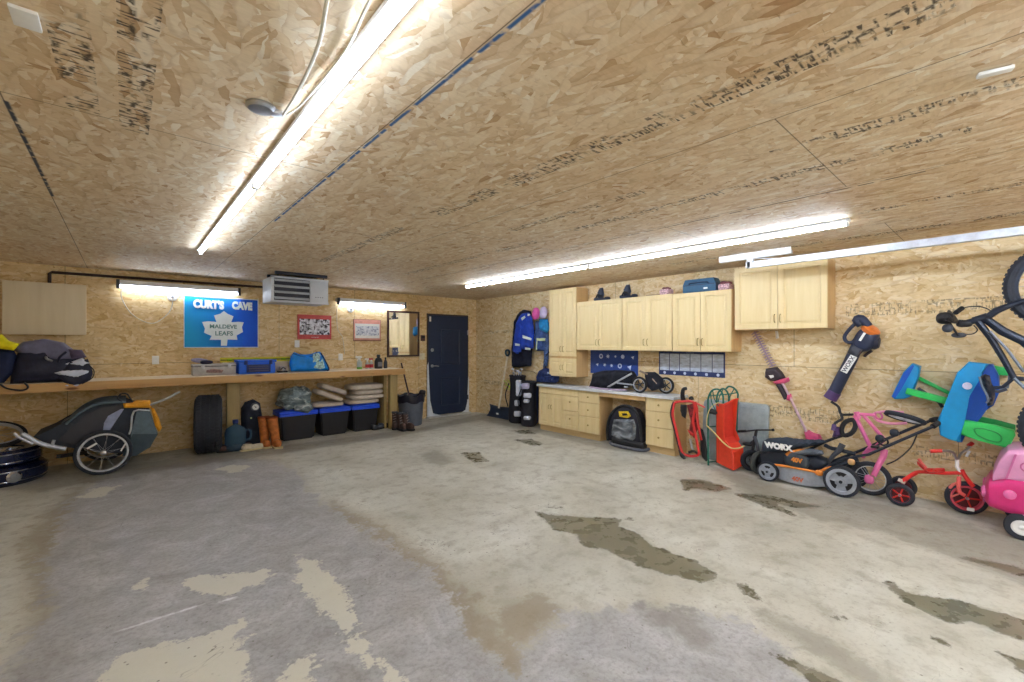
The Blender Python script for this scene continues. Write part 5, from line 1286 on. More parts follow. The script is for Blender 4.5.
MB().tube([top_, top_ + V((0, -.05, .05)), top_ + V((0, -.04, .11)), top_ + V((0, .04, .11)), top_ + V((0, .05, .05))], .020, 8, closed=True, sub=4).build('d_grip', mat('dark_teal_grip', rgb(24, 54, 70), .5), T)
LG = mat('lime_green', rgb(186, 220, 60), .5)
T = thing('leaf_rake', 'lime green leaf rake head sticking out behind the golf bags', 'rake', (-.06, -1.2, 0))
hub = onX(514, 392, -.10)
MB().cyl(V((-.05, hub.y - .01, .01)), hub, .012, n=8).build('shaft', DGREY, T)
for k, (px, py) in enumerate([(504.5, 380), (505.5, 383.5), (508, 379), (506, 388), (511, 380)]):
    q = onX(px, py, -.16); MB().tube([hub, hub.lerp(q, .8), q + V((-.02, 0, -.01))], .011, 6, flat=.6).build('tine', LG, T)

# ---- dome bag under the counter
T = thing('dome_bag', 'black rimmed dome shaped bag with a clear front under the counter', 'bag', (-.3, -3.98, 0))
def vx(px, py, x): p = onX(px, py, x); return V((p.x, p.y, max(.01, p.z)))
arc = [(609, 440), (608.5, 430), (610, 420), (614, 412), (620, 407), (627, 405.5), (634, 408), (638.5, 414), (641, 424), (642.5, 436), (643, 444)]
def q12(px, py): return (600 + px / 12.4, 400 + py / 12.4)
rim = [V((-.30 - .10 * (i / 10), vx(px, py, -.34).y, vx(px, py, -.34).z)) for i, (px, py) in enumerate(arc)]
rim = [vx(px, py, -.34) for px, py in arc]
MB().pad(rim, (-1, 0, 0), .05, .24, .10, .03, .004).build('shell', mat('bag_dark_fabric', rgb(38, 38, 50), .7, bump=.2), T)
MB().tube([p + V((-.03, 0, 0)) for p in rim], .020, 10, sub=4).build('rim_piping', BLACK, T)
PVC = NT('smoky_vinyl'); n_ = PVC.noise(PVC.mapping(PVC.tc.outputs['Object'], (4, 4, 8)), 1.4, 2, .5, .5)
PVC.l.new(PVC.ramp(n_, [(.32, rgb(66, 70, 78)), (.52, rgb(104, 110, 116)), (.72, rgb(168, 174, 182))]), PVC.b.inputs['Base Color']); PVC.b.inputs['Roughness'].default_value = .1; PVC.bump(n_, .5, .02)
MB().pad([vx(*q12(*p), -.40) for p in ((170, 240), (420, 240), (450, 330), (440, 470), (400, 510), (200, 480), (140, 440), (150, 320))], (-1, 0, 0), .03, .03, .05, .025, .006, 12).build('clear_window', PVC.m, T)
MB().pad([vx(*q12(*p), -.41) for p in ((230, 140), (350, 140), (385, 200), (340, 225), (240, 205))], (-1, 0, 0), .006, .03, .03, .02).build('yellow_emblem', mat('emblem_yellow', rgb(226, 190, 40), .5, var=.3, scale=60), T)
MB().pad([vx(*q12(*p), -.42) for p in ((270, 165), (330, 165), (345, 190), (280, 195))], (-1, 0, 0), .006, .02, .03, .02).build('emblem_mark', BLACK, T)
yb0, yb1 = vx(608, 440, -.42).y, vx(646, 449, -.42).y
MB().tube([(-.30, yb0 + .02, .03), (-.42, yb0 - .06, .025), (-.47, (yb0 + yb1) / 2, .025), (-.43, yb1 + .05, .025), (-.30, yb1 + .02, .03)], .022, 10, sub=5).build('base_rim', mat('grey_rim', rgb(96, 100, 112), .4), T)
MB().pad([(-.41, yb0 - .05, .03), (-.41, yb1 + .03, .03), (-.40, yb1 + .05, .12), (-.40, yb0 - .06, .12)], (-1, 0, 0), .03, .2, .04, .03).build('base_cushion', BLACK, T)

# ---- snow racer sled standing on end
RDP = mat('red_enamel', rgb(214, 52, 52), .35, var=.06, coat=.3); RDL = mat('light_red_enamel', rgb(232, 92, 88), .4)
def q8(px, py): return (665 + px / 8.02, 380 + py / 8.02)
X5 = -.43
T = thing('sled_racer', 'red tube framed snow racer with black skis stood on end by the counter', 'sled', (-.35, -5.05, 0))
def W(px, py, x=X5):
    p = onX(*q8(px, py), x); return V((p.x, p.y, max(p.z, .02)))
loop = [(85, 180), (70, 215), (62, 280), (85, 380), (110, 480), (135, 570), (165, 600), (215, 612), (270, 595), (262, 530), (245, 440), (225, 330), (240, 220), (220, 175), (150, 172)]
MB().tube([W(*p) for p in loop], .016, 8, closed=True, sub=4).build('frame_loop', RDP, T)
MB().tube([W(px - 10, py - 2, X5 + .03) for px, py in loop[:8]], .019, 8, sub=4).build('running_board', mat('dark_maroon', rgb(58, 30, 46), .5), T)
MB().tube([W(240, 175), W(255, 230), W(262, 330), W(275, 400), W(290, 480, -.40)], .016, 8, sub=4).build('side_rail', RDP, T)
MB().pad([W(*p, X5 + .05) for p in ((175, 200), (235, 185), (262, 260), (268, 380), (235, 470), (190, 420), (205, 330))], (-1, 0, 0), .03, .04, .05, .02, .006, 18).build('seat', mat('seat_red_black', rgb(150, 44, 48), .5, var=.6, scale=24), T)
MB().pad([W(*p, X5 + .02) for p in ((125, 195), (175, 200), (175, 260), (165, 310), (135, 290), (122, 240))], (-1, 0, 0), .03, .04, .04, .02).build('footrest', BLACK, T)
MB().pad([W(*p, X5 + .02) for p in ((182, 395), (232, 430), (228, 450), (205, 445), (186, 415))], (-1, 0, 0), .02, .02, .03, .015).build('clamp', RDP, T)
MB().tube([W(150, 175, X5 + .03), W(140, 120, X5 + .01), W(148, 75, X5), W(172, 68, X5)], [.03, .035, .035, .02], 10, sub=3).build('steering_ski', BLACK, T)
MB().tube([W(195, 150, X5 + .05), W(215, 140, X5 + .05), W(222, 160, X5 + .05)], .018, 8, sub=3).build('grip', BLACK, T)
MB().tube([W(200, 470, X5 + .05), W(215, 540, X5 + .04), W(235, 580, X5 + .02)], .016, 8).build('tail_strut', STEEL, T)
MB().tube([W(190, 580), W(230, 570), W(262, 590)], .016, 8, sub=3).build('brake_claw', BLACK, T)
for pts, x in (([(285, 385), (280, 470), (285, 560), (298, 620), (330, 655), (345, 640), (338, 560), (325, 470), (305, 400)], -.33), ([(105, 560), (125, 620), (150, 645), (170, 630), (150, 590)], -.44)):
    MB().pad([W(*p, x) for p in pts], (-1, 0, 0), .02, .03, .03, .02).build('ski', BLACK, T)
MB().tube([W(205, 165, -.44), W(260, 190, -.42), W(320, 220, -.38)], .010, 6).build('pull_bar', RDL, T)  # pull bar in a lighter red

# ---- green wire plant supports
GM = mat('green_coated_wire', rgb(22, 104, 88), .45, var=.1)
def q6(px, py): return (660 + px / 6.82, 380 + py / 6.82)
def G(px, py, x): p = onX(*q6(px, py), x); return V((p.x, p.y, max(p.z, .006)))
T = thing('plant_support', 'green wire arched plant support leaning behind the red sled', 'plant support', (-.4, -5.35, 0))
for k, (x, pts) in enumerate([(-.42, [(330, 585), (328, 420), (328, 180), (330, 120), (352, 75), (385, 62), (415, 75), (430, 110), (432, 160)]),
                  (-.22, [(388, 590), (388, 200), (390, 105), (415, 65), (440, 62), (465, 95), (470, 160), (472, 590)]),
                  (-.17, [(450, 60), (470, 44), (505, 55), (530, 90), (530, 130), (524, 300), (522, 590)])]):
    MB().tube([G(px, py, x) for px, py in pts], .011, 8, sub=3).build('arch', GM, T)
for py in (110, 230, 320, 560):
    MB().tube([G(330, py, -.42), G(388, py - 6, -.22), G(470, py - 14, -.22), G(524, py - 24, -.17)], .007, 6, sub=3).build('cross_wire', GM, T)
for (a, b, x) in (((360, 75), (400, 180), -.36), ((430, 65), (395, 180), -.22), ((505, 60), (470, 170), -.18), ((345, 90), (380, 210), -.4)):
    MB().tube([G(*a, x), G((a[0] + b[0]) / 2 - 10, (a[1] + b[1]) / 2, x), G(*b, x)], .006, 6, sub=4).build('scroll_wire', GM, T)
MB().ell(G(362, 215, -.4), .03, .04, .035, .8, 14, nz=.02, ns=20).build('tied_knot', BLACK, T)

# ---- red toboggan standing upright
TR = mat('toboggan_red', rgb(222, 66, 40), .42, var=.06); 
T = thing('toboggan', 'orange red plastic toboggan standing upright with a cream rope', 'sled', (-.35, -5.5, 0))
def S(px, py, x):
    p = onX(*q6(px, py), x); return V((p.x, p.y, max(p.z, .004)))
def surf(quads, name, m, th=.008):
    g = MB()
    for q in quads: g.bm.faces.new([g.bm.verts.new(p) for p in q])
    bmesh.ops.remove_doubles(g.bm, verts=g.bm.verts[:], dist=.002)
    bmesh.ops.recalc_face_normals(g.bm, faces=g.bm.faces[:]); bmesh.ops.solidify(g.bm, geom=g.bm.faces[:], thickness=th)
    return g.build(name, m, T, smooth=40)
A0, A1 = S(388, 165, -.33), S(436, 168, -.37)
A2, A3, A4 = S(436, 395, -.38), S(468, 435, -.40), S(498, 500, -.43)
A5, A6 = S(503, 618, -.45), S(390, 560, -.36)
surf([[A0, A1, A2, A6], [A2, A3, A6], [A3, A4, A6], [A4, A5, A6]], 'side_wall', TR, .01)
I0, I1, I2, I3, I4 = S(436, 168, -.37), S(436, 395, -.38), S(468, 435, -.40), S(498, 500, -.43), S(503, 618, -.45)
J0, J1, J2, J3, J4 = S(500, 140, -.27), S(506, 380, -.27), S(535, 420, -.28), S(560, 470, -.30), S(572, 580, -.30)
K0, K1 = S(520, 135, -.22), S(516, 340, -.22)
surf([[I0, J0, J1, I1], [I1, J1, J2, I2]], 'deck', mat('toboggan_inside', rgb(206, 54, 40), .45, var=.06))
surf([[I2, J2, S(568, 465, -.31), I3], [I3, S(568, 465, -.31), J4, I4]], 'curled_nose', TR)
surf([[J0, S(531, 132, -.30), S(516, 340, -.31), J1], [J1, S(516, 340, -.31), S(545, 405, -.32), J2]], 'far_side_wall', TR)
MB().tube([A0, A1, J0 + V((0, 0, .005)), S(531, 130, -.30)], .012, 8, sub=2).build('rolled_rim', TR, T)
MB().tube([A1 + V((-.01, 0, 0)), A2 + V((-.01, 0, 0)), A3 + V((-.01, 0, 0)), A4 + V((-.01, 0, 0)), A5 + V((-.01, 0, .01))], .012, 8, sub=3).build('rolled_rim', TR, T)
RP = mat('cream_rope', rgb(216, 196, 130), .7)
MB().tube([S(318, 310, -.45), S(370, 360, -.46), S(430, 425, -.47), S(480, 462, -.48), S(530, 466, -.46), S(575, 450, -.4)], .008, 6, sub=4).build('rope', RP, T)
MB().tube([S(318, 310, -.45), S(322, 250, -.45), S(345, 190, -.42), S(395, 155, -.36), S(420, 160, -.36)], .006, 6, sub=4).build('rope', RP, T)

# ---- grey board behind
T = thing('grey_board', 'pale grey board with rounded corners leaning on the wall behind the sleds', 'board', (-.05, -5.5, 0))
GB2 = mat('grey_board_metal', rgb(164, 176, 180), .35, .3, var=.2, scale=6)
y0, y1 = onX(704, 410, -.05).y, onX(769, 410, -.05).y; zt_ = onX(740, 403, -.05).z
def rrect(y0, y1, z0, z1, r, x0, x1):
    pts = []
    for cy, cz_, a in ((y1 - r, z1 - r, 0), (y0 + r, z1 - r, 1), (y0 + r, z0 + r, 2), (y1 - r, z0 + r, 3)):
        for k in range(6):
            t = (a + k / 5) * PI / 2; pts.append((cy + r * math.cos(t), cz_ + r * math.sin(t)))
    return [V((x0 + (x1 - x0) * (z - z0) / (z1 - z0), y, z)) for y, z in pts]
MB().prism(rrect(y1, y0, .004, zt_, .04, -.13, -.05), (.035, 0, .01), .006).build('panel', GB2, T)
MB().prism(rrect(y1 + .03, y0 - .03, .04, zt_ - .035, .03, -.1335, -.0575), (-.004, 0, -.001)).build('inset', GB2, T)

# ---- balance bike, partly behind the toboggan
T = thing('balance_bike', 'small black balance bike with straight handlebar beside the toboggan', 'bicycle', (-.25, -5.75, 0))
def BBp(px, py, x=-.22): p = onX(px, py, x); return p
c_ = BBp(751.5, 455, -.26); c_.z = .125
wheel(T, (c_.x, c_.y, .125), (.75, .66, 0), .125, .022, BLACK, TREAD, 8, DGREY, .016, .035)
c3 = BBp(760, 456, -.34); c3.z = .15
MB().torus((c3.x, c3.y, .135), (.45, .9, 0), .105, .028, 32, 10).build('rear_tyre', mat('grey_tyre', rgb(74, 76, 74), .8), T)
MB().lathe([(.075, -.01), (.075, .01), (.0, .012), (.0, -.012)], (c3.x, c3.y, .135), (.45, .9, 0), 24, cap=False).build('rear_rim', BLACK, T)
hb = BBp(756.5, 430, -.24)
MB().tube([BBp(742, 431.5, -.2), hb, BBp(773, 430, -.28)], .009, 8).build('handlebar', BLACK, T)
for px, s in ((742, -1), (772, 1)): MB().cyl(BBp(px - 2 * s + 2, 431 if s < 0 else 430, -.2 if s < 0 else -.28), BBp(px + 3 * s - 1, 431.3 if s < 0 else 429.8, -.2 if s < 0 else -.28), .015, n=12).build('grip', BLK2, T)
MB().tube([hb, BBp(754, 442, -.25), V((c_.x, c_.y, .13))], [.016, .018, .014], 8).build('fork', BLACK, T)
MB().tube([BBp(754.5, 437, -.25), BBp(757, 444, -.3), V((c3.x, c3.y, .14))], [.022, .02, .016], 8, sub=3).build('frame', DGREY, T)
MB().ell(BBp(748, 444, -.2), .045, .06, .02, .8, 14).build('saddle', BLACK, T)
MB().tube([BBp(748, 445, -.2), BBp(754.5, 440, -.25)], .012, 8).build('seat_post', DGREY, T)

# ---- pole hedge trimmer on the wall
PK = mat('pink_plastic', rgb(216, 84, 128), .45, var=.08); SV = mat('blade_steel', rgb(172, 150, 166), .35, .6)
def qt(px, py): return (740 + px / 5.24, 320 + py / 5.24)
def Tm(px, py, x=-.07): return onX(*qt(px, py), x)
T = thing('hedge_trimmer', 'pink and black pole hedge trimmer with a long toothed blade on the wall', 'hedge trimmer', (-.05, -5.9, .5))
a, b = Tm(75, 60, -.045), Tm(172, 245, -.045); d = (b - a); dn = d.normalized(); sd = V((0, dn.z, -dn.y))
MB().beam(a, b, .020, .006, (1, 0, 0)).build('blade_bar', SV, T)
te = MB(); n = 15
for k in range(n):
    p = a + d * (k + .5) / n
    for s in (-1, 1):
        te.prism([p + sd * .008 * s - dn * .008, p + sd * .008 * s + dn * .008, p + sd * .044 * s + dn * .004 + dn * .006, p + sd * .044 * s - dn * .004 + dn * .006], (.005, 0, 0))
te.build('teeth', SV, T)
BRN = mat('dark_brown_plastic', rgb(58, 48, 56), .5)
MB().pad([Tm(*p, -.05) for p in ((135, 255), (195, 245), (220, 270), (240, 300), (215, 320), (160, 320), (130, 300))], (-1, 0, 0), .05, .03, .04, .02).build('motor_head', BRN, T)
MB().pad([Tm(*p, -.105) for p in ((150, 290), (175, 288), (178, 300), (160, 306))], (-1, 0, 0), .006, .01, .02, .02).build('head_vent', WHITE, T)
MB().pad([Tm(*p, -.08) for p in ((170, 325), (210, 310), (255, 300), (262, 320), (230, 335), (190, 338))], (-1, 0, 0), .04, .04, .03, .02).build('guard', PK, T)
MB().tube([Tm(200, 335), Tm(225, 375), Tm(243, 415)], [.028, .03, .024], 10).build('grip_sleeve', BRN, T)
MB().tube([Tm(222, 330, -.09), Tm(262, 405), Tm(350, 590)], .014, 10).build('pole', mat('pole_silver_pink', rgb(206, 176, 188), .3, .3), T)
MB().pad([Tm(*p, -.06) for p in ((245, 390), (268, 385), (275, 410), (262, 425), (243, 420))], (-1, 0, 0), .035, .03, .02, .015).build('collar', PK, T)
MB().pad([Tm(*p, -.06) for p in ((335, 585), (362, 575), (385, 590), (420, 600), (432, 625), (405, 645), (350, 645))], (-1, 0, 0), .05, .04, .03, .02).build('drive_housing', PK, T)

# label tag under the big cupboard
p = onX(776.5, 335, -.01)
tag(MB().pad(pX([(775, 331), (778, 331), (779, 338), (776, 339)], -.01), (-1, 0, 0), .02, .008, .03, .02).build('wall_clip', WHITE), 'small white clip on the wall under the large cupboard', 'clip')

# ---- leaf blower
def qb(px, py): return (820 + px / 6.2, 300 + py / 6.2)
def Bl(px, py, x=-.1): return onX(*qb(px, py), x)
SL = mat('blower_slate', rgb(40, 48, 74), .45, var=.08); PP = mat('purple_plastic', rgb(86, 62, 112), .5)
OR = mat('orange_plastic', rgb(226, 122, 50), .4)
T = thing('leaf_blower', 'dark slate leaf blower with orange intake hanging nozzle down on the wall', 'leaf blower', (-.1, -6.6, .85))
MB().tube([Bl(75, 600), Bl(130, 490), Bl(185, 385), Bl(215, 320), Bl(240, 280)], [.056, .056, .055, .054, .062], 20).build('tube', SL, T)
MB().tube([Bl(62, 612), Bl(92, 568)], [.064, .060], 20).build('nozzle_ring', PP, T)
MB().ell(Bl(285, 245, -.11), 0.085, .095, .125, .8, 24, Matrix.Rotation(.45, 3, 'X')).build('fan_housing', SL, T)
ax_ = V((0, -.55, .45)).normalized()
MB().lathe([(.06, -.03), (.082, -.01), (.082, .025), (.06, .04)], Bl(310, 190, -.12), V((-.25, -.6, .75)), 24).build('intake_ring', OR, T)
MB().lathe([(.07, 0), (.072, .03), (.05, .06)], Bl(322, 262, -.1), V((0, -.95, -.1)), 24).build('motor_cover', mat('blower_dark', rgb(38, 38, 58), .5), T)
MB().tube([Bl(255, 155, -.14), Bl(225, 125, -.14), Bl(255, 115, -.14), Bl(300, 165, -.14)], [.038, .036, .034, .04], 12, sub=3).build('top_body', SL, T)
MB().tube([Bl(225, 140, -.13), Bl(180, 185, -.13), Bl(152, 228, -.13), Bl(165, 258, -.13), Bl(200, 262, -.13), Bl(225, 235, -.13)], .017, 10, sub=4).build('handle', SL, T)
MB().tube([Bl(200, 300, -.12), Bl(250, 330, -.12)], .068, 16).build('clamp_band', DGREY, T)
dirr = (Bl(215, 350, 0) - Bl(150, 450, 0)).normalized()
c = Bl(178, 398, -.171)
MB().obox(c, dirr, V((0, dirr.z, -dirr.y)), (-1, 0, 0), .19, .062, .004, .001).build('white_label', WHITE, T)
MB().text('WORX', .055, c + V((-.003, 0, 0)), dirr, V((-1, 0, 0)).cross(dirr), .001, .001).build('lettering', DGREY, T)
c = Bl(262, 228, -.205); MB().obox(c, dirr, V((0, dirr.z, -dirr.y)), (-1, 0, 0), .09, .022, .004, .001).build('white_label', WHITE, T)
MB().tube([Bl(320, 315, -.05), Bl(290, 335, -.04), Bl(275, 350, -.03)], .014, 8, sub=3).build('wall_hook', BRN, T)
# ================================================================== yard and play things along the cabinet wall
def qm(px, py): return (750 + px / 8.53, 420 + py / 8.53)
MX = -.50                                                     # the mower's outer side
def Mo(px, py, x=MX): p = onX(*qm(px, py), x); return V((p.x, p.y, max(p.z, .02)))
MDK = mat('mower_black', rgb(38, 44, 56), .5, var=.08); MBG = mat('bag_charcoal', rgb(50, 60, 74), .8, bump=.2, var=.12)
MSL = mat('mower_silver', rgb(168, 176, 190), .35, .35); MOR = mat('mower_orange', rgb(232, 142, 60), .4)
T = thing('lawn_mower', 'black and silver cordless lawn mower with orange trim and folded handles', 'lawn mower', (-.3, -6.3, 0))
def slabx(pts, x, th, m, name, bev=.01): return MB().prism([Mo(px, py, x) for px, py in pts], (th, 0, 0), bev).build(name, m, T)
slabx([(175, 385), (240, 398), (360, 412), (560, 448), (650, 470), (665, 572), (560, 575), (450, 562), (330, 540), (250, 508), (215, 470)], -.49, .42, MSL, 'deck', .015)
slabx([(245, 400), (360, 414), (565, 452), (650, 480), (655, 560), (560, 566), (450, 552), (335, 528), (255, 495)], -.498, .02, MSL, 'side_panel', .006)
MB().tube([Mo(165, 378, -.505), Mo(260, 388, -.505), Mo(400, 412, -.505), Mo(540, 440, -.505), Mo(580, 452, -.505)], .012, 8, sub=3).build('orange_trim', MOR, T)
MB().tube([Mo(560, 455, -.51), Mo(595, 440, -.51), Mo(660, 412, -.51), Mo(740, 405, -.51), Mo(810, 425, -.51)], .013, 8, sub=3).ell(Mo(590, 452, -.51), .02, .035, .03, .8, 14).build('height_lever', MOR, T)
MB().text('40V', .065, Mo(405, 508, -.501), (0, -1, -.02), (0, 0, 1), .002, .002).build('lettering', mat('orange_red_ink', rgb(216, 110, 70), .5), T)
slabx([(75, 290), (110, 260), (320, 270), (500, 330), (600, 400), (560, 446), (400, 412), (240, 390), (90, 372)], -.46, .36, MDK, 'upper_deck', .03)
MB().pad([Mo(*p, -.45) for p in ((110, 180), (160, 155), (260, 152), (420, 170), (560, 172), (650, 182), (600, 206), (450, 240), (320, 262), (200, 280), (90, 290))], (-1, 0, 0), .06, .28, .07, .03, .008, 9).build('grass_bag', MBG, T)
c = Mo(240, 228, -.525)
MB().text('WORX', .080, c, (0, -1, 0), (0, .1, 1), .002, .006).build('lettering', WHITE, T)
MB().pad([Mo(*p, -.48) for p in ((300, 290), (340, 262), (430, 248), (540, 245), (620, 262), (632, 290), (600, 305), (480, 300), (420, 305), (360, 315), (315, 312))], (-1, 0, 0), .04, .12, .05, .025).build('battery_cover', mat('mower_mid_grey', rgb(92, 100, 112), .45), T)
MB().pad([Mo(*p, -.505) for p in ((296, 290), (335, 262), (430, 246), (470, 250), (420, 262), (350, 285), (318, 312))], (-1, 0, 0), .02, .02, .03, .02).build('orange_trim', MOR, T)
MB().ell(Mo(400, 348, -.47), .05, .115, .075, .7, 24).build('motor_housing', mat('mower_motor', rgb(58, 68, 78), .45), T)
MB().text('40V', .06, Mo(398, 345, -.525), (0, -1, -.02), (0, 0, 1), .002, .004).build('lettering', MOR, T)
MB().pad([Mo(*p, -.44) for p in ((480, 305), (560, 300), (650, 340), (680, 375), (630, 420), (540, 420), (480, 390))], (-1, 0, 0), .04, .2, .05, .03).build('rear_cover', MDK, T)
def mwheel(px, py, R, w):
    c = Mo(px, py, -.54); c.z = R; c = V((-.525, c.y, R))
    MB().lathe([(R * .80, -w / 2), (R * .97, -w / 2), (R, -w * .3), (R, w * .3), (R * .97, w / 2), (R * .80, w / 2)], c, (-1, .0, 0), 36, close=True).build('wheel_tread', TREAD, T)
    MB().lathe([(R * .82, -w * .4), (R * .82, w * .5), (R * .62, w * .56), (R * .60, w * .35), (R * .25, w * .40), (R * .25, w * .62), (.001, w * .62), (.001, -w * .3)], c, (-1, 0, 0), 36, cap=False).build('wheel_disc', MSL, T)
    x, y, d = basis((-1, 0, 0))
    for k in range(3):
        a0 = PI / 2 + 2 * PI * k / 3; u = x * math.cos(a0) + y * math.sin(a0); v = d.cross(u)
        MB().prism([c + d * w * .36 + u * R * r_ + v * R * s_ for r_, s_ in ((.32, -.12), (.52, -.30), (.60, -.15), (.62, 0), (.60, .15), (.52, .30), (.32, .12), (.38, 0))], d * w * .04).build('wheel_slot', BLACK, T)
    MB().lathe([(R * .1, 0), (R * .1, .01)], c + d * w * .62, d, 12).build('wheel_cap', MDK, T)
mwheel(150, 440, .105, .05); mwheel(778, 530, .150, .055)
for (yy, R) in ((Mo(150, 440).y, .105), (Mo(778, 530).y, .15)):
    MB().lathe([(.001, -.025), (R * .6, -.025), (R * .97, -.025), (R, -.01), (R, .01), (R * .97, .025), (.001, .025)], (-.13, yy, R), (1, 0, 0), 32, cap=False).build('inner_wheel', TREAD, T)
MB().cyl((-.5, Mo(778, 530).y, .15), (-.13, Mo(778, 530).y, .15), .012).build('axle', STEEL, T)
def q4(px, py): return (820 + px / 6.2, 390 + py / 6.2)
def Hn(px, py, x=-.42): return onX(*q4(px, py), x)
MB().tube([Mo(640, 410, -.46), Mo(720, 370, -.46), Mo(800, 330, -.46), Hn(300, 400, -.44), Hn(500, 312, -.42), Hn(700, 226, -.40)], .013, 8).build('handle_tube', MDK, T)
MB().tube([Mo(660, 380, -.16), Mo(720, 345, -.16), Hn(260, 372, -.16), Hn(420, 300, -.16), Hn(560, 240, -.16), Hn(690, 188, -.18)], .013, 8).build('handle_tube', MDK, T)
MB().tube([Hn(700, 226, -.40), Hn(735, 200, -.33), Hn(725, 180, -.24), Hn(690, 188, -.18)], .022, 10, sub=4).build('foam_grip', BLK2, T)
MB().tube([Mo(640, 215, -.3), Mo(690, 240, -.32), Mo(740, 250, -.34), Mo(840, 275, -.36), Mo(900, 290, -.36)], .02, 8, sub=3).build('lower_bracket', MDK, T)
MB().tube([Mo(790, 205, -.36), Mo(760, 260, -.38), Mo(715, 300, -.40), Mo(660, 370, -.42)], [.028, .026, .02, .018], 8).build('support_bar', DGREY, T)
MB().tube([Mo(690, 420, -.45), Mo(790, 380, -.45), Mo(860, 345, -.44), Mo(920, 330, -.42)], .024, 8).build('lower_bracket', MDK, T)
MB().ell(Mo(865, 358, -.48), .02, .03, .03, .8, 12).build('cam_lock', mat('tan_lock', rgb(206, 160, 110), .5), T)
for (a, b) in (((370, 300), (330, 360)), ((460, 265), (445, 300))): MB().ell(Hn(a[0], a[1], -.36), .03, .035, .035, .8, 14).build('lock_knob', MDK, T)
MB().tube([Hn(600, 280, -.30), Hn(560, 360, -.28), Hn(480, 430, -.26), Hn(412, 462, -.24)], .006, 6, sub=5).build('cable', BLACK, T)

# ---- small string trimmer whose looped grip shows above the mower
T = thing('string_trimmer', 'black string trimmer with looped grip and purple trigger above the mower', 'string trimmer', (-.25, -6.35, .4))
def Lp(px, py, x=-.24): return Mo(px, py, x)
MB().tube([Lp(480, 262, -.28), Lp(560, 225, -.27), Lp(640, 185), Lp(720, 155), Lp(800, 130)], .014, 8).build('shaft', BLACK, T)
MB().tube([Lp(800, 130), Lp(780, 90), Lp(795, 40), Lp(830, 8), Lp(880, 0), Lp(900, 40), Lp(885, 90), Lp(850, 122)], .022, 10, closed=True, sub=4).build('loop_grip', BLACK, T)
MB().pad([Lp(*p) for p in ((705, 65), (735, 55), (770, 60), (770, 100), (780, 125), (740, 150), (700, 145), (712, 105))], (-1, 0, 0), .05, .04, .04, .02).build('trigger_housing', PP, T)
MB().tube([Lp(712, 45), Lp(735, 20), Lp(765, 5), Lp(790, -10)], .012, 8, sub=3).build('cable', BLACK, T)

# ---- pink children's bike propped on its front wheel
PNK = mat('bubblegum_pink', rgb(226, 112, 166), .4, var=.06, coat=.3); PN2 = mat('pale_pink', rgb(232, 150, 184), .4, var=.06)
T = thing('kids_bicycle', 'pink kids bicycle with twisted handlebar standing behind the mower', 'bicycle', (-.25, -6.85, 0))
def Pk(px, py, x=-.24): return onX(*q4(px, py), x)
R3 = .165; c = Pk(312, 545, -.26); c.z = R3; c.x = -.26
x0_ = V((1, .08, .0))
wheel(T, c, x0_, R3, .024, mat('pale_rim', rgb(206, 210, 216), .3, .3), TREAD, 16, STEEL, .018, .035, rimr=R3 - .036)
MB().tube([Pk(398, 370, -.24), Pk(392, 410, -.26), Pk(365, 460, -.30), Pk(332, 530, -.31)], [.030, .032, .028, .024], 12, sub=3).build('fork', PNK, T)
MB().ell(c + V((-.055, 0, 0)), .02, .04, .045, .8, 14).build('hub_cover', PNK, T)
for a, b, r in (((215, 155), (322, 372), .019), ((270, 158), (398, 305), .017), ((215, 148), (340, 155), .016), ((322, 372), (395, 310), .018)):
    MB().cyl(Pk(*a), Pk(*b), r, n=12).build('frame_tube', PNK, T)
MB().cyl(Pk(225, 135), Pk(240, 180), .024).build('head_tube', PNK, T)
MB().tube([Pk(330, 350), Pk(300, 375), Pk(275, 400), Pk(265, 420)], [.03, .035, .03, .015], 10, sub=3).build('front_fender', PNK, T)
MB().tube([Pk(70, 72, -.14), Pk(115, 105, -.16), Pk(132, 150, -.2), Pk(205, 152, -.24)], .013, 8, sub=4).build('handlebar', BLACK, T)
MB().tube([Pk(132, 155, -.22), Pk(135, 180, -.26), Pk(95, 205, -.28), Pk(82, 240, -.3)], .013, 8, sub=4).build('handlebar', BLACK, T)
MB().tube([Pk(88, 215, -.29), Pk(82, 250, -.31)], .02, 10).build('grip', PP, T)
# rear wheel lying nearly level, seen edge-on
cr = Pk(525, 172, -.24); axr = V((.30, -.22, 1)).normalized()
wheel(T, cr, axr, .158, .022, mat('pale_rim', rgb(206, 210, 216), .3, .3), TREAD, 12, STEEL, .016, .03, rimr=.124)
MB().tube([Pk(330, 150), Pk(350, 140), Pk(420, 132, -.30), Pk(520, 138, -.30)], .011, 8, sub=3).build('seat_stay', PN2, T)
MB().tube([Pk(335, 165), Pk(360, 190), Pk(440, 208, -.30), Pk(540, 205, -.30)], .013, 8, sub=3).build('chain_stay', PN2, T)
MB().tube([Pk(345, 140), Pk(345, 165), Pk(365, 180), Pk(385, 170), Pk(375, 145)], .010, 8, closed=True, sub=3).build('rear_bracket', PNK, T)
ck = MB().torus(Pk(392, 320, -.30), (1, 0, .1), .035, .008, 24, 6); ck.build('chain_ring', BLACK, T)
MB().beam(Pk(345, 350, -.32), Pk(440, 290, -.32), .014, .018, (1, 0, 0)).build('crank', DGREY, T)
for p in ((342, 352), (462, 270)): MB().obox(Pk(*p, -.35), (1, 0, 0), (0, 1, 0), (0, 0, 1), .07, .06, .022, .006).build('pedal', BLACK, T)

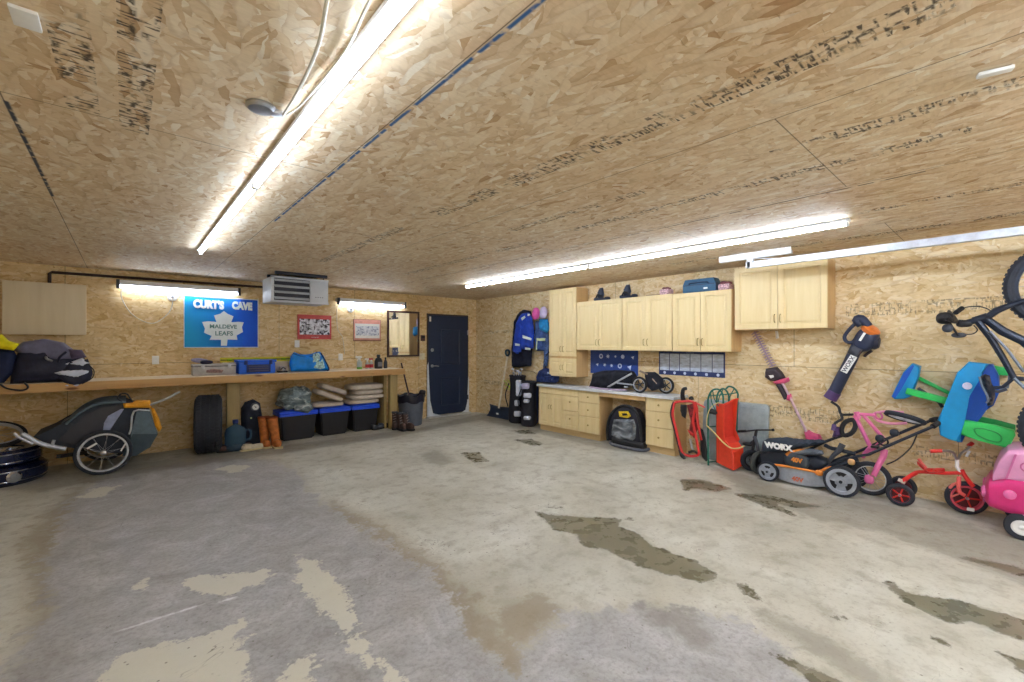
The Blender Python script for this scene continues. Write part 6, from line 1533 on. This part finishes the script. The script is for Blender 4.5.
# ---- tricycle
TRD = mat('tricycle_red', rgb(216, 44, 40), .35, var=.05, coat=.3); RIMR = mat('rose_rim', rgb(206, 78, 96), .4)
def qt2(px, py): return (880 + px / 6.2, 430 + py / 6.2)
def Tk(px, py, x=-.26): p = onX(*qt2(px, py), x); return V((p.x, p.y, max(p.z, .01)))
T = thing('tricycle', 'small red tricycle with black tyres and chrome handlebar by the wall', 'tricycle', (-.26, -7.2, 0))
Rw = .103; c = Tk(125, 400, -.42); c.z = Rw
def twheel(c, R, ax, w=.030, nm='rear'):
    MB().torus(c, ax, R - .022, .022, 36, 10, w * .8).build(nm + '_tyre', TREAD, T)
    MB().lathe([(R * .80, -w * .5), (R * .80, w * .6), (R * .66, w * .62), (R * .60, w * .1), (R * .60, -w * .4)], c, ax, 36, close=True).build(nm + '_rim', RIMR, T)
    MB().lathe([(.001, -w * .3), (R * .61, -w * .3), (R * .61, -w * .1), (.001, w * .0)], c, ax, 30, cap=False).build(nm + '_disc', mat('dark_maroon_disc', rgb(88, 26, 34), .5), T)
    x, y, d = basis(ax)
    s = MB()
    for k in range(5):
        u = x * math.cos(2 * PI * k / 5) + y * math.sin(2 * PI * k / 5); s.beam(V(c) + d * w * .35, V(c) + u * R * .66 + d * w * .35, .012, .006, d)
    s.build(nm + '_spokes', TRD, T)
    MB().lathe([(.012, 0), (.010, .02)], V(c) + d * w * .5, d, 12).build(nm + '_nut', STEEL, T)
twheel(c, Rw, (-1, 0, 0)); c4 = Tk(95, 290, -.08); twheel(V((-.09, c.y + .02, Rw)), Rw, (1, 0, 0))
MB().cyl((-.42, c.y, Rw), (-.09, c.y + .02, Rw), .009).build('rear_axle', STEEL, T)
MB().tube([Tk(135, 315, -.38), Tk(165, 300, -.34), Tk(225, 262, -.27), Tk(300, 262), Tk(400, 268), Tk(505, 265)], .016, 10, sub=3).build('frame_tube', TRD, T)
MB().tube([V((-.12, c.y + .02, Rw + .03)), Tk(170, 300, -.22), Tk(225, 268, -.26)], .014, 8, sub=3).build('rear_fork', TRD, T)
MB().beam(Tk(118, 308, -.4), Tk(150, 325, -.36), .02, .03).build('step_plate', mat('cream_plate', rgb(232, 216, 200), .5), T)
MB().pad([Tk(*p, -.27) for p in ((228, 190), (245, 205), (280, 235), (330, 235), (400, 236), (405, 262), (310, 265), (265, 245), (232, 215))], (-1, 0, 0), .07, .07, .05, .02).build('seat', TRD, T)
MB().tube([Tk(240, 180, -.30), Tk(258, 205, -.32), Tk(285, 235, -.32)], .012, 8, sub=3).build('seat_back', mat('pale_red', rgb(226, 96, 90), .4), T)
cf = Tk(535, 410, -.24); cf.z = .142; axf = V((-1, -.30, 0)).normalized()
twheel(cf, .142, axf, .034, 'front')
MB().tube([Tk(478, 185), Tk(478, 230), Tk(500, 260)], .014, 10).build('steering_stem', WHITE, T)
MB().tube([Tk(505, 245), Tk(520, 275), Tk(560, 330), Tk(580, 350)], .017, 10, sub=2).build('head_tube', TRD, T)
MB().tube([Tk(490, 290, -.27), Tk(487, 350, -.30), Tk(495, 385, -.31), Tk(525, 405, -.30)], .015, 8, sub=3).build('fork', mat('pale_red', rgb(226, 96, 90), .4), T)
MB().pad([Tk(*p, -.29) for p in ((425, 350), (445, 330), (480, 320), (490, 330), (455, 350), (440, 380), (445, 405), (490, 392), (492, 402), (440, 420), (424, 390))], (-1, 0, 0), .012, .03, .02, .015).build('fender', mat('pink_fender', rgb(232, 120, 112), .4), T)
MB().tube([Tk(382, 130, -.40), Tk(420, 130, -.36), Tk(455, 142, -.3), Tk(478, 185, -.26), Tk(500, 150, -.2), Tk(540, 120, -.14), Tk(560, 100, -.12)], .010, 8, sub=4).build('handlebar', STEEL, T)
MB().cyl(Tk(310, 132, -.42), Tk(384, 129, -.40), .016, n=12).build('grip', TRD, T)
MB().cyl(Tk(548, 98, -.12), Tk(575, 80, -.10), .016, n=12).build('grip', TRD, T)
MB().cyl(Tk(535, 165, -.16), Tk(555, 130, -.14), .010, n=8).build('bar_cap', WHITE, T)
MB().obox(Tk(562, 500, -.34) + V((0, 0, .01)), (1, 0, 0), (0, 1, 0), (0, 0, 1), .05, .045, .018, .004).build('pedal', WHITE, T)

# ---- children's table with benches, hung on its side
TBL = mat('play_blue', rgb(18, 146, 206), .4, var=.06); TB2 = mat('play_blue_under', rgb(20, 84, 186), .45, var=.06); GRP = mat('play_green', rgb(54, 196, 96), .4, var=.06)
def qk(px, py): return (844 + px / 5.68, 330 + py / 5.68)
def Kt(px, py, x=-.18): return onX(*qk(px, py), x)
T = thing('kids_picnic_table', 'blue and green plastic kids picnic table hung sideways on the wall', 'table', (-.3, -7.4, .9))
MB().prism([Kt(*p, -0.190) for p in ((385, 190), (430, 208), (418, 268), (378, 380), (340, 392), (285, 394), (268, 378), (292, 330), (335, 240))], (.15, 0, 0), .02, 3).build('bench_seat', TBL, T)
MB().prism([Kt(*p, -0.215) for p in ((388, 198), (400, 203), (330, 330), (290, 388), (274, 378), (298, 330), (340, 245))], (-.004, 0, 0)).build('seat_edge', TB2, T)
MB().beam(Kt(405, 262, -0.030), Kt(600, 360, -0.030), .03, .045, (1, 0, 0), .006).build('leg', GRP, T)
MB().beam(Kt(355, 345, -0.190), Kt(590, 405, -0.210), .06, .05, (1, 0, 0), .01).build('leg', GRP, T)
MB().tube([Kt(420, 330, -0.110), Kt(540, 410, -0.110), Kt(560, 440, -0.110)], .014, 8).build('steel_brace', DGREY, T)
rimA = ((708, 180), (825, 192), (762, 258), (710, 380), (665, 520), (660, 640), (600, 625), (545, 600), (530, 510), (565, 440), (600, 350), (640, 245))
MB().prism([Kt(*p, -0.350) for p in rimA], (.08, 0, 0), .02, 3).build('table_edge', TBL, T)
MB().prism([Kt(*p, -0.270) for p in ((720, 190), (845, 196), (880, 260), (885, 350), (850, 430), (770, 480), (700, 560), (670, 640), (640, 640), (620, 500), (650, 300))], (.22, 0, 0), .02, 3).build('table_top', TB2, T)
MB().lathe([(.03, 0), (.028, .004)], Kt(700, 318, -0.370), (-1, 0, 0), 18).build('white_sticker', mat('sticker_pale', rgb(206, 206, 232), .4), T)
MB().prism([Kt(*p, -0.330) for p in ((650, 512), (700, 515), (860, 545), (968, 572), (975, 600), (935, 672), (905, 668), (760, 628), (650, 592))], (.09, 0, 0), .02, 3).build('leg', GRP, T)
gq = [Kt(*p, -0.335) for p in ((745, 560), (800, 562), (870, 585), (895, 612), (880, 636), (820, 625), (765, 600), (745, 580))]
MB().tube(gq, .006, 6, closed=True, sub=3).build('moulded_rib', mat('play_green_dark', rgb(34, 150, 72), .45), T)
MB().prism([Kt(*p, -0.130) for p in ((815, 195), (920, 215), (938, 228), (935, 262), (880, 255), (820, 240))], (.10, 0, 0), .015, 3).build('leg', GRP, T)
MB().prism([Kt(*p, -0.050) for p in ((720, 480), (860, 510), (975, 540), (975, 580), (860, 560), (700, 530))], (.04, 0, 0), .015, 3).build('leg', mat('play_green_dark', rgb(34, 150, 72), .45), T)

# ---- mountain bike hung upright on the wall
MTB = mat('mtb_graphite', rgb(36, 44, 60), .35, .2, var=.1); MT2 = mat('mtb_grey', rgb(110, 120, 134), .4, .3)
def qh(px, py): return (935 + px / 6.49, 245 + py / 6.49)
def Hb(px, py, x=-.50): return onX(*qh(px, py), x)
XB = -.50
T = thing('mountain_bicycle', 'dark mountain bike hung upright on the wall above the play table', 'bicycle', (XB, -7.8, .8))
cw1 = onX(1073, 284, XB); cw2 = onX(1090, 433, XB)
wheel(T, cw1, (1, 0, .05), .345, .034, MTB, TREAD, 24, STEEL, .025, .05, rimr=.278, spr=.0018, names=('front_tyre', 'front_rim', 'front_hub', 'front_spokes'))
wheel(T, cw2, (1, .04, 0), .345, .034, MTB, TREAD, 24, STEEL, .025, .05, rimr=.278, spr=.0018, names=('rear_tyre', 'rear_rim', 'rear_hub', 'rear_spokes'))
kn = MB()
for cw in (cw1, cw2):
    for k in range(60):
        a0 = 2 * PI * k / 60; u = V((0, math.cos(a0), math.sin(a0)))
        for s in (-1, 0, 1): kn.obox(cw + u * (.343 if s else .347) + V((s * .02, 0, 0)), (1, 0, 0), V((0, -u.z, u.y)), u, .012, .02, .008)
    kn.build('tyre_knobs', TREAD, T, smooth=0); kn = MB()
hd = Hb(275, 478); hd2 = Hb(335, 478)
MB().cyl(Hb(250, 492), Hb(345, 462), .030).build('head_tube', MTB, T)
for s in (-.055, .055):
    MB().tube([Hb(350, 462, XB + s * .7), Hb(400, 425, XB + s), Hb(470, 398, XB + s), Hb(580, 360, XB + s), cw1 + V((s, 0, 0))], [.024, .027, .022, .018, .014], 10).build('fork_leg', MTB, T)
MB().tube([Hb(365, 450, XB - .05), Hb(380, 442, XB), Hb(365, 450, XB + .05)], .022, 8, sub=2).build('fork_crown', MTB, T)
bb = onX(1072, 384, XB); sc_ = onX(1014, 378, XB)
MB().tube([Hb(275, 490), Hb(360, 600), onX(1003, 358, XB), sc_], [.026, .024, .022, .02], 10).build('top_tube', MTB, T)
MB().tube([Hb(330, 480), Hb(440, 560), Hb(578, 625), bb], [.030, .034, .034, .032], 10).build('down_tube', MTB, T)
MB().tube([Hb(355, 560, XB - .03), Hb(470, 680, XB - .03), onX(1024, 372, XB - .03)], .010, 8).build('cable_run', MT2, T)
sd_ = onX(993, 388, XB)
MB().tube([sd_, onX(1003, 387, XB), sc_, bb], [.014, .014, .018, .02], 10).build('seat_tube', MTB, T)
for s in (-.045, .045):
    MB().tube([sc_ + V((s * .4, 0, 0)), onX(1040, 402, XB + s), cw2 + V((s, 0, 0))], .012, 8).build('seat_stay', MT2, T)
    MB().tube([bb + V((s * .6, 0, 0)), cw2 + V((s, 0, 0))], .013, 8).build('chain_stay', MTB, T)
def Sd(px, py, x=XB): return onX(*qk(px, py), x)
MB().pad([Sd(*p, XB - .02) for p in ((775, 262), (800, 250), (828, 258), (838, 300), (858, 340), (860, 380), (845, 425), (815, 432), (808, 390), (800, 340), (782, 300))], (-1, 0, 0), .05, .09, .05, .02).build('saddle', mat('saddle_black', rgb(24, 28, 44), .4), T)
MB().tube([Sd(770, 265, XB - .08), Sd(785, 320, XB - .085), Sd(812, 370, XB - .085), Sd(818, 400, XB - .08), Sd(808, 415, XB - .075)], .007, 6, sub=3).build('saddle_edge', MT2, T)
MB().tube([Sd(850, 345), Sd(880, 350), Sd(925, 335)], .012, 8).tube([Sd(860, 330), Sd(900, 318), Sd(925, 320)], .006, 6).build('seat_post', DGREY, T)
MB().tube([Hb(262, 490), Hb(200, 505), Hb(150, 500)], [.026, .024, .022], 10).build('stem', MTB, T)
hbx = [(130, 455, XB - .02), (110, 470, XB + .0)]
MB().tube([Hb(90, 430, XB + .24), Hb(120, 462, XB + .12), Hb(140, 495, XB), Hb(120, 500, XB - .14), Hb(70, 480, XB - .32)], .012, 8, sub=3).build('handlebar', BLACK, T)
MB().cyl(Hb(75, 462, XB - .34), Hb(105, 490, XB - .20), .019, n=12).build('grip', BLK2, T)
MB().cyl(Hb(175, 410, XB + .28), Hb(135, 440, XB + .18), .019, n=12).build('grip', BLK2, T)
MB().ell(Hb(65, 475, XB - .2), .05, .055, .05, .8, 14).build('shifter', BLACK, T)
MB().ell(Hb(82, 540, XB - .15), .03, .035, .035, .9, 14).build('bell', DGREY, T)
MB().ell(Hb(155, 585, XB - .12), .02, .045, .022, .9, 14).build('brake_clamp', DGREY, T)
MB().tube([Hb(95, 505, XB - .15), Hb(125, 550, XB - .15), Hb(150, 590, XB - .14)], .008, 6, sub=3).build('brake_lever', BLACK, T)
MB().tube([Hb(150, 430, XB), Hb(200, 405, XB), Hb(270, 398, XB), Hb(330, 410, XB), Hb(365, 430, XB)], .005, 6, sub=4).build('brake_cable', BLACK, T)
MB().tube([Hb(140, 570, XB), Hb(200, 580, XB), Hb(250, 575, XB), Hb(275, 550, XB), Hb(250, 520, XB)], .005, 6, sub=4).build('brake_cable', BLACK, T)
MB().ell(Hb(190, 510, XB), .03, .05, .03, .7, 14).build('stem_clamp', BLACK, T)
MB().tube([Sd(880, 350), Sd(900, 330), Sd(930, 328), Sd(935, 300), Sd(940, 240)], .008, 6).build('rear_rack', MT2, T)
MB().torus(bb + V((-.05, 0, 0)), (1, 0, 0), .085, .006, 36, 6).build('chain_ring', STEEL, T)
MB().beam(bb + V((-.07, 0, 0)), bb + V((-.07, .04, -.17)), .02, .014, (1, 0, 0)).build('crank_arm', BLACK, T)
hk = cw1 + V((0, 0, .345))
T2 = thing('wall_hook', 'steel hook holding the mountain bike wheel', 'hook', (0, cw1.y, cw1.z + .3))
MB().tube([(-.001, cw1.y, cw1.z + .27), (XB + .06, cw1.y, cw1.z + .27), (XB - .03, cw1.y, cw1.z + .262), (XB - .06, cw1.y, cw1.z + .30)], .008, 8, sub=2).build('hook_rod', BLACK, T2)
MB().box(-.012, -.001, cw1.y - .03, cw1.y + .03, cw1.z + .22, cw1.z + .32, .002).build('back_plate', STEEL, T2)

# ---- pink toy car
CP = mat('car_magenta', rgb(206, 46, 118), .35, var=.05, coat=.2); CL2 = mat('car_lilac_pink', rgb(216, 150, 190), .4, var=.05); CM = mat('car_mid_pink', rgb(190, 96, 148), .4)
T = thing('toy_car', 'pink ride-on toy car with round headlight at the right edge', 'toy car', (-.4, -8.0, 0))
x0, x1, yf, yr = -.66, -.14, -7.565, -8.45
def loft(sections, m, name):
    g = MB(); rs = []
    for pts in sections: rs.append([g.bm.verts.new(p) for p in pts])
    for a, b in zip(rs, rs[1:]): g.bridge(a, b)
    g.bm.faces.new(rs[0][::-1]); g.bm.faces.new(rs[-1])
    return g
def sect(y, z0, z1, xa, xb, r, n=5):
    pts = []
    for cx_, cz_, a in ((xb - r, z1 - r, 0), (xa + r, z1 - r, 1), (xa + r, z0 + r, 2), (xb - r, z0 + r, 3)):
        for k in range(n):
            t = (a + k / (n - 1)) * PI / 2; pts.append(V((cx_ + r * math.cos(t), y, cz_ + r * math.sin(t))))
    return pts
loft([sect(yf + .00, .23, .34, x0 + .08, x1 - .08, .05), sect(yf - .03, .19, .41, x0 + .02, x1 - .02, .07), sect(yf - .12, .17, .455, x0, x1, .07), sect(yf - .25, .17, .45, x0, x1, .06), sect(yf - .34, .17, .41, x0, x1, .06), sect(yr, .17, .40, x0, x1, .07)], CP, 'b').build('lower_body', CP, T)
loft([sect(yf - .05, .40, .46, x0 + .03, x1 - .03, .02), sect(yf - .085, .42, .58, x0 + .02, x1 - .02, .03), sect(yf - .13, .42, .66, x0 + .02, x1 - .02, .04), sect(yf - .20, .42, .68, x0 + .02, x1 - .02, .04), sect(yf - .30, .42, .62, x0 + .03, x1 - .03, .04), sect(yf - .34, .42, .47, x0 + .03, x1 - .03, .02)], CL2, 'u').build('hood', CL2, T)
MB().beam((x0 + .018, yf - .12, .44), (x0 + .018, yf - .17, .64), .012, .03, (1, 0, 0)).build('hood_edge', CM, T)
for zz in (.30,):
    for xx in (x0 + .10, x1 - .10): MB().lathe([(.048, 0), (.046, .022), (.03, .03)], (xx, yf - .015, zz), (0, 1, 0), 22).build('headlight', mat('lamp_pink', rgb(226, 110, 168), .3), T)
MB().lathe([(.035, 0), (.034, .02), (.02, .026)], (x0 + .0, yf - .14, .33), (-1, 0, 0), 22).build('side_lamp', mat('lamp_pink', rgb(226, 110, 168), .3), T)
MB().torus((x0 + .018, yf - .23, .55), (-1, 0, 0), .035, .005, 24, 6).build('hood_badge', CM, T)
MB().box((x0 + x1) / 2 - .12, (x0 + x1) / 2 + .12, yf - .03, yf + .005, .20, .25, .01).build('grille', CM, T)
MB().box(x0 - .004, x1 + .004, yf - .5, yf - .2, .17, .19, .006).build('side_rib', CM, T)
for k, (xx, R) in enumerate(((x0 + .02, .095), (x1 - .03, .095))):
    for yy in (yf - .20, yr + .2):
        c = V((xx, yy, R)); ax = V((-1, 0, 0)) if k == 0 else V((1, 0, 0))
        MB().lathe([(R * .6, -.035), (R * .9, -.035), (R, -.02), (R, .02), (R * .9, .035), (R * .6, .035)], c, ax, 32, close=True).build('wheel_tyre', TREAD, T)
        MB().lathe([(R * .62, -.02), (R * .62, .03), (R * .5, .036), (R * .2, .03), (.001, .045), (.001, -.02)], c, ax, 28, cap=False).build('wheel_hub', WHITE, T)
MB().box(x0 + .08, x1 - .08, yr + .10, yr + .30, 0.39, .43, .015).build('seat', CM, T)
MB().box(x0 + .06, x1 - .06, yr + .02, yr + .10, .40, .66, .03).build('seat_back', CP, T)
# ------------------------------------------------------------------ tidy up
for o in bpy.data.objects:
    if '_o_' in o.keys(): del o['_o_']
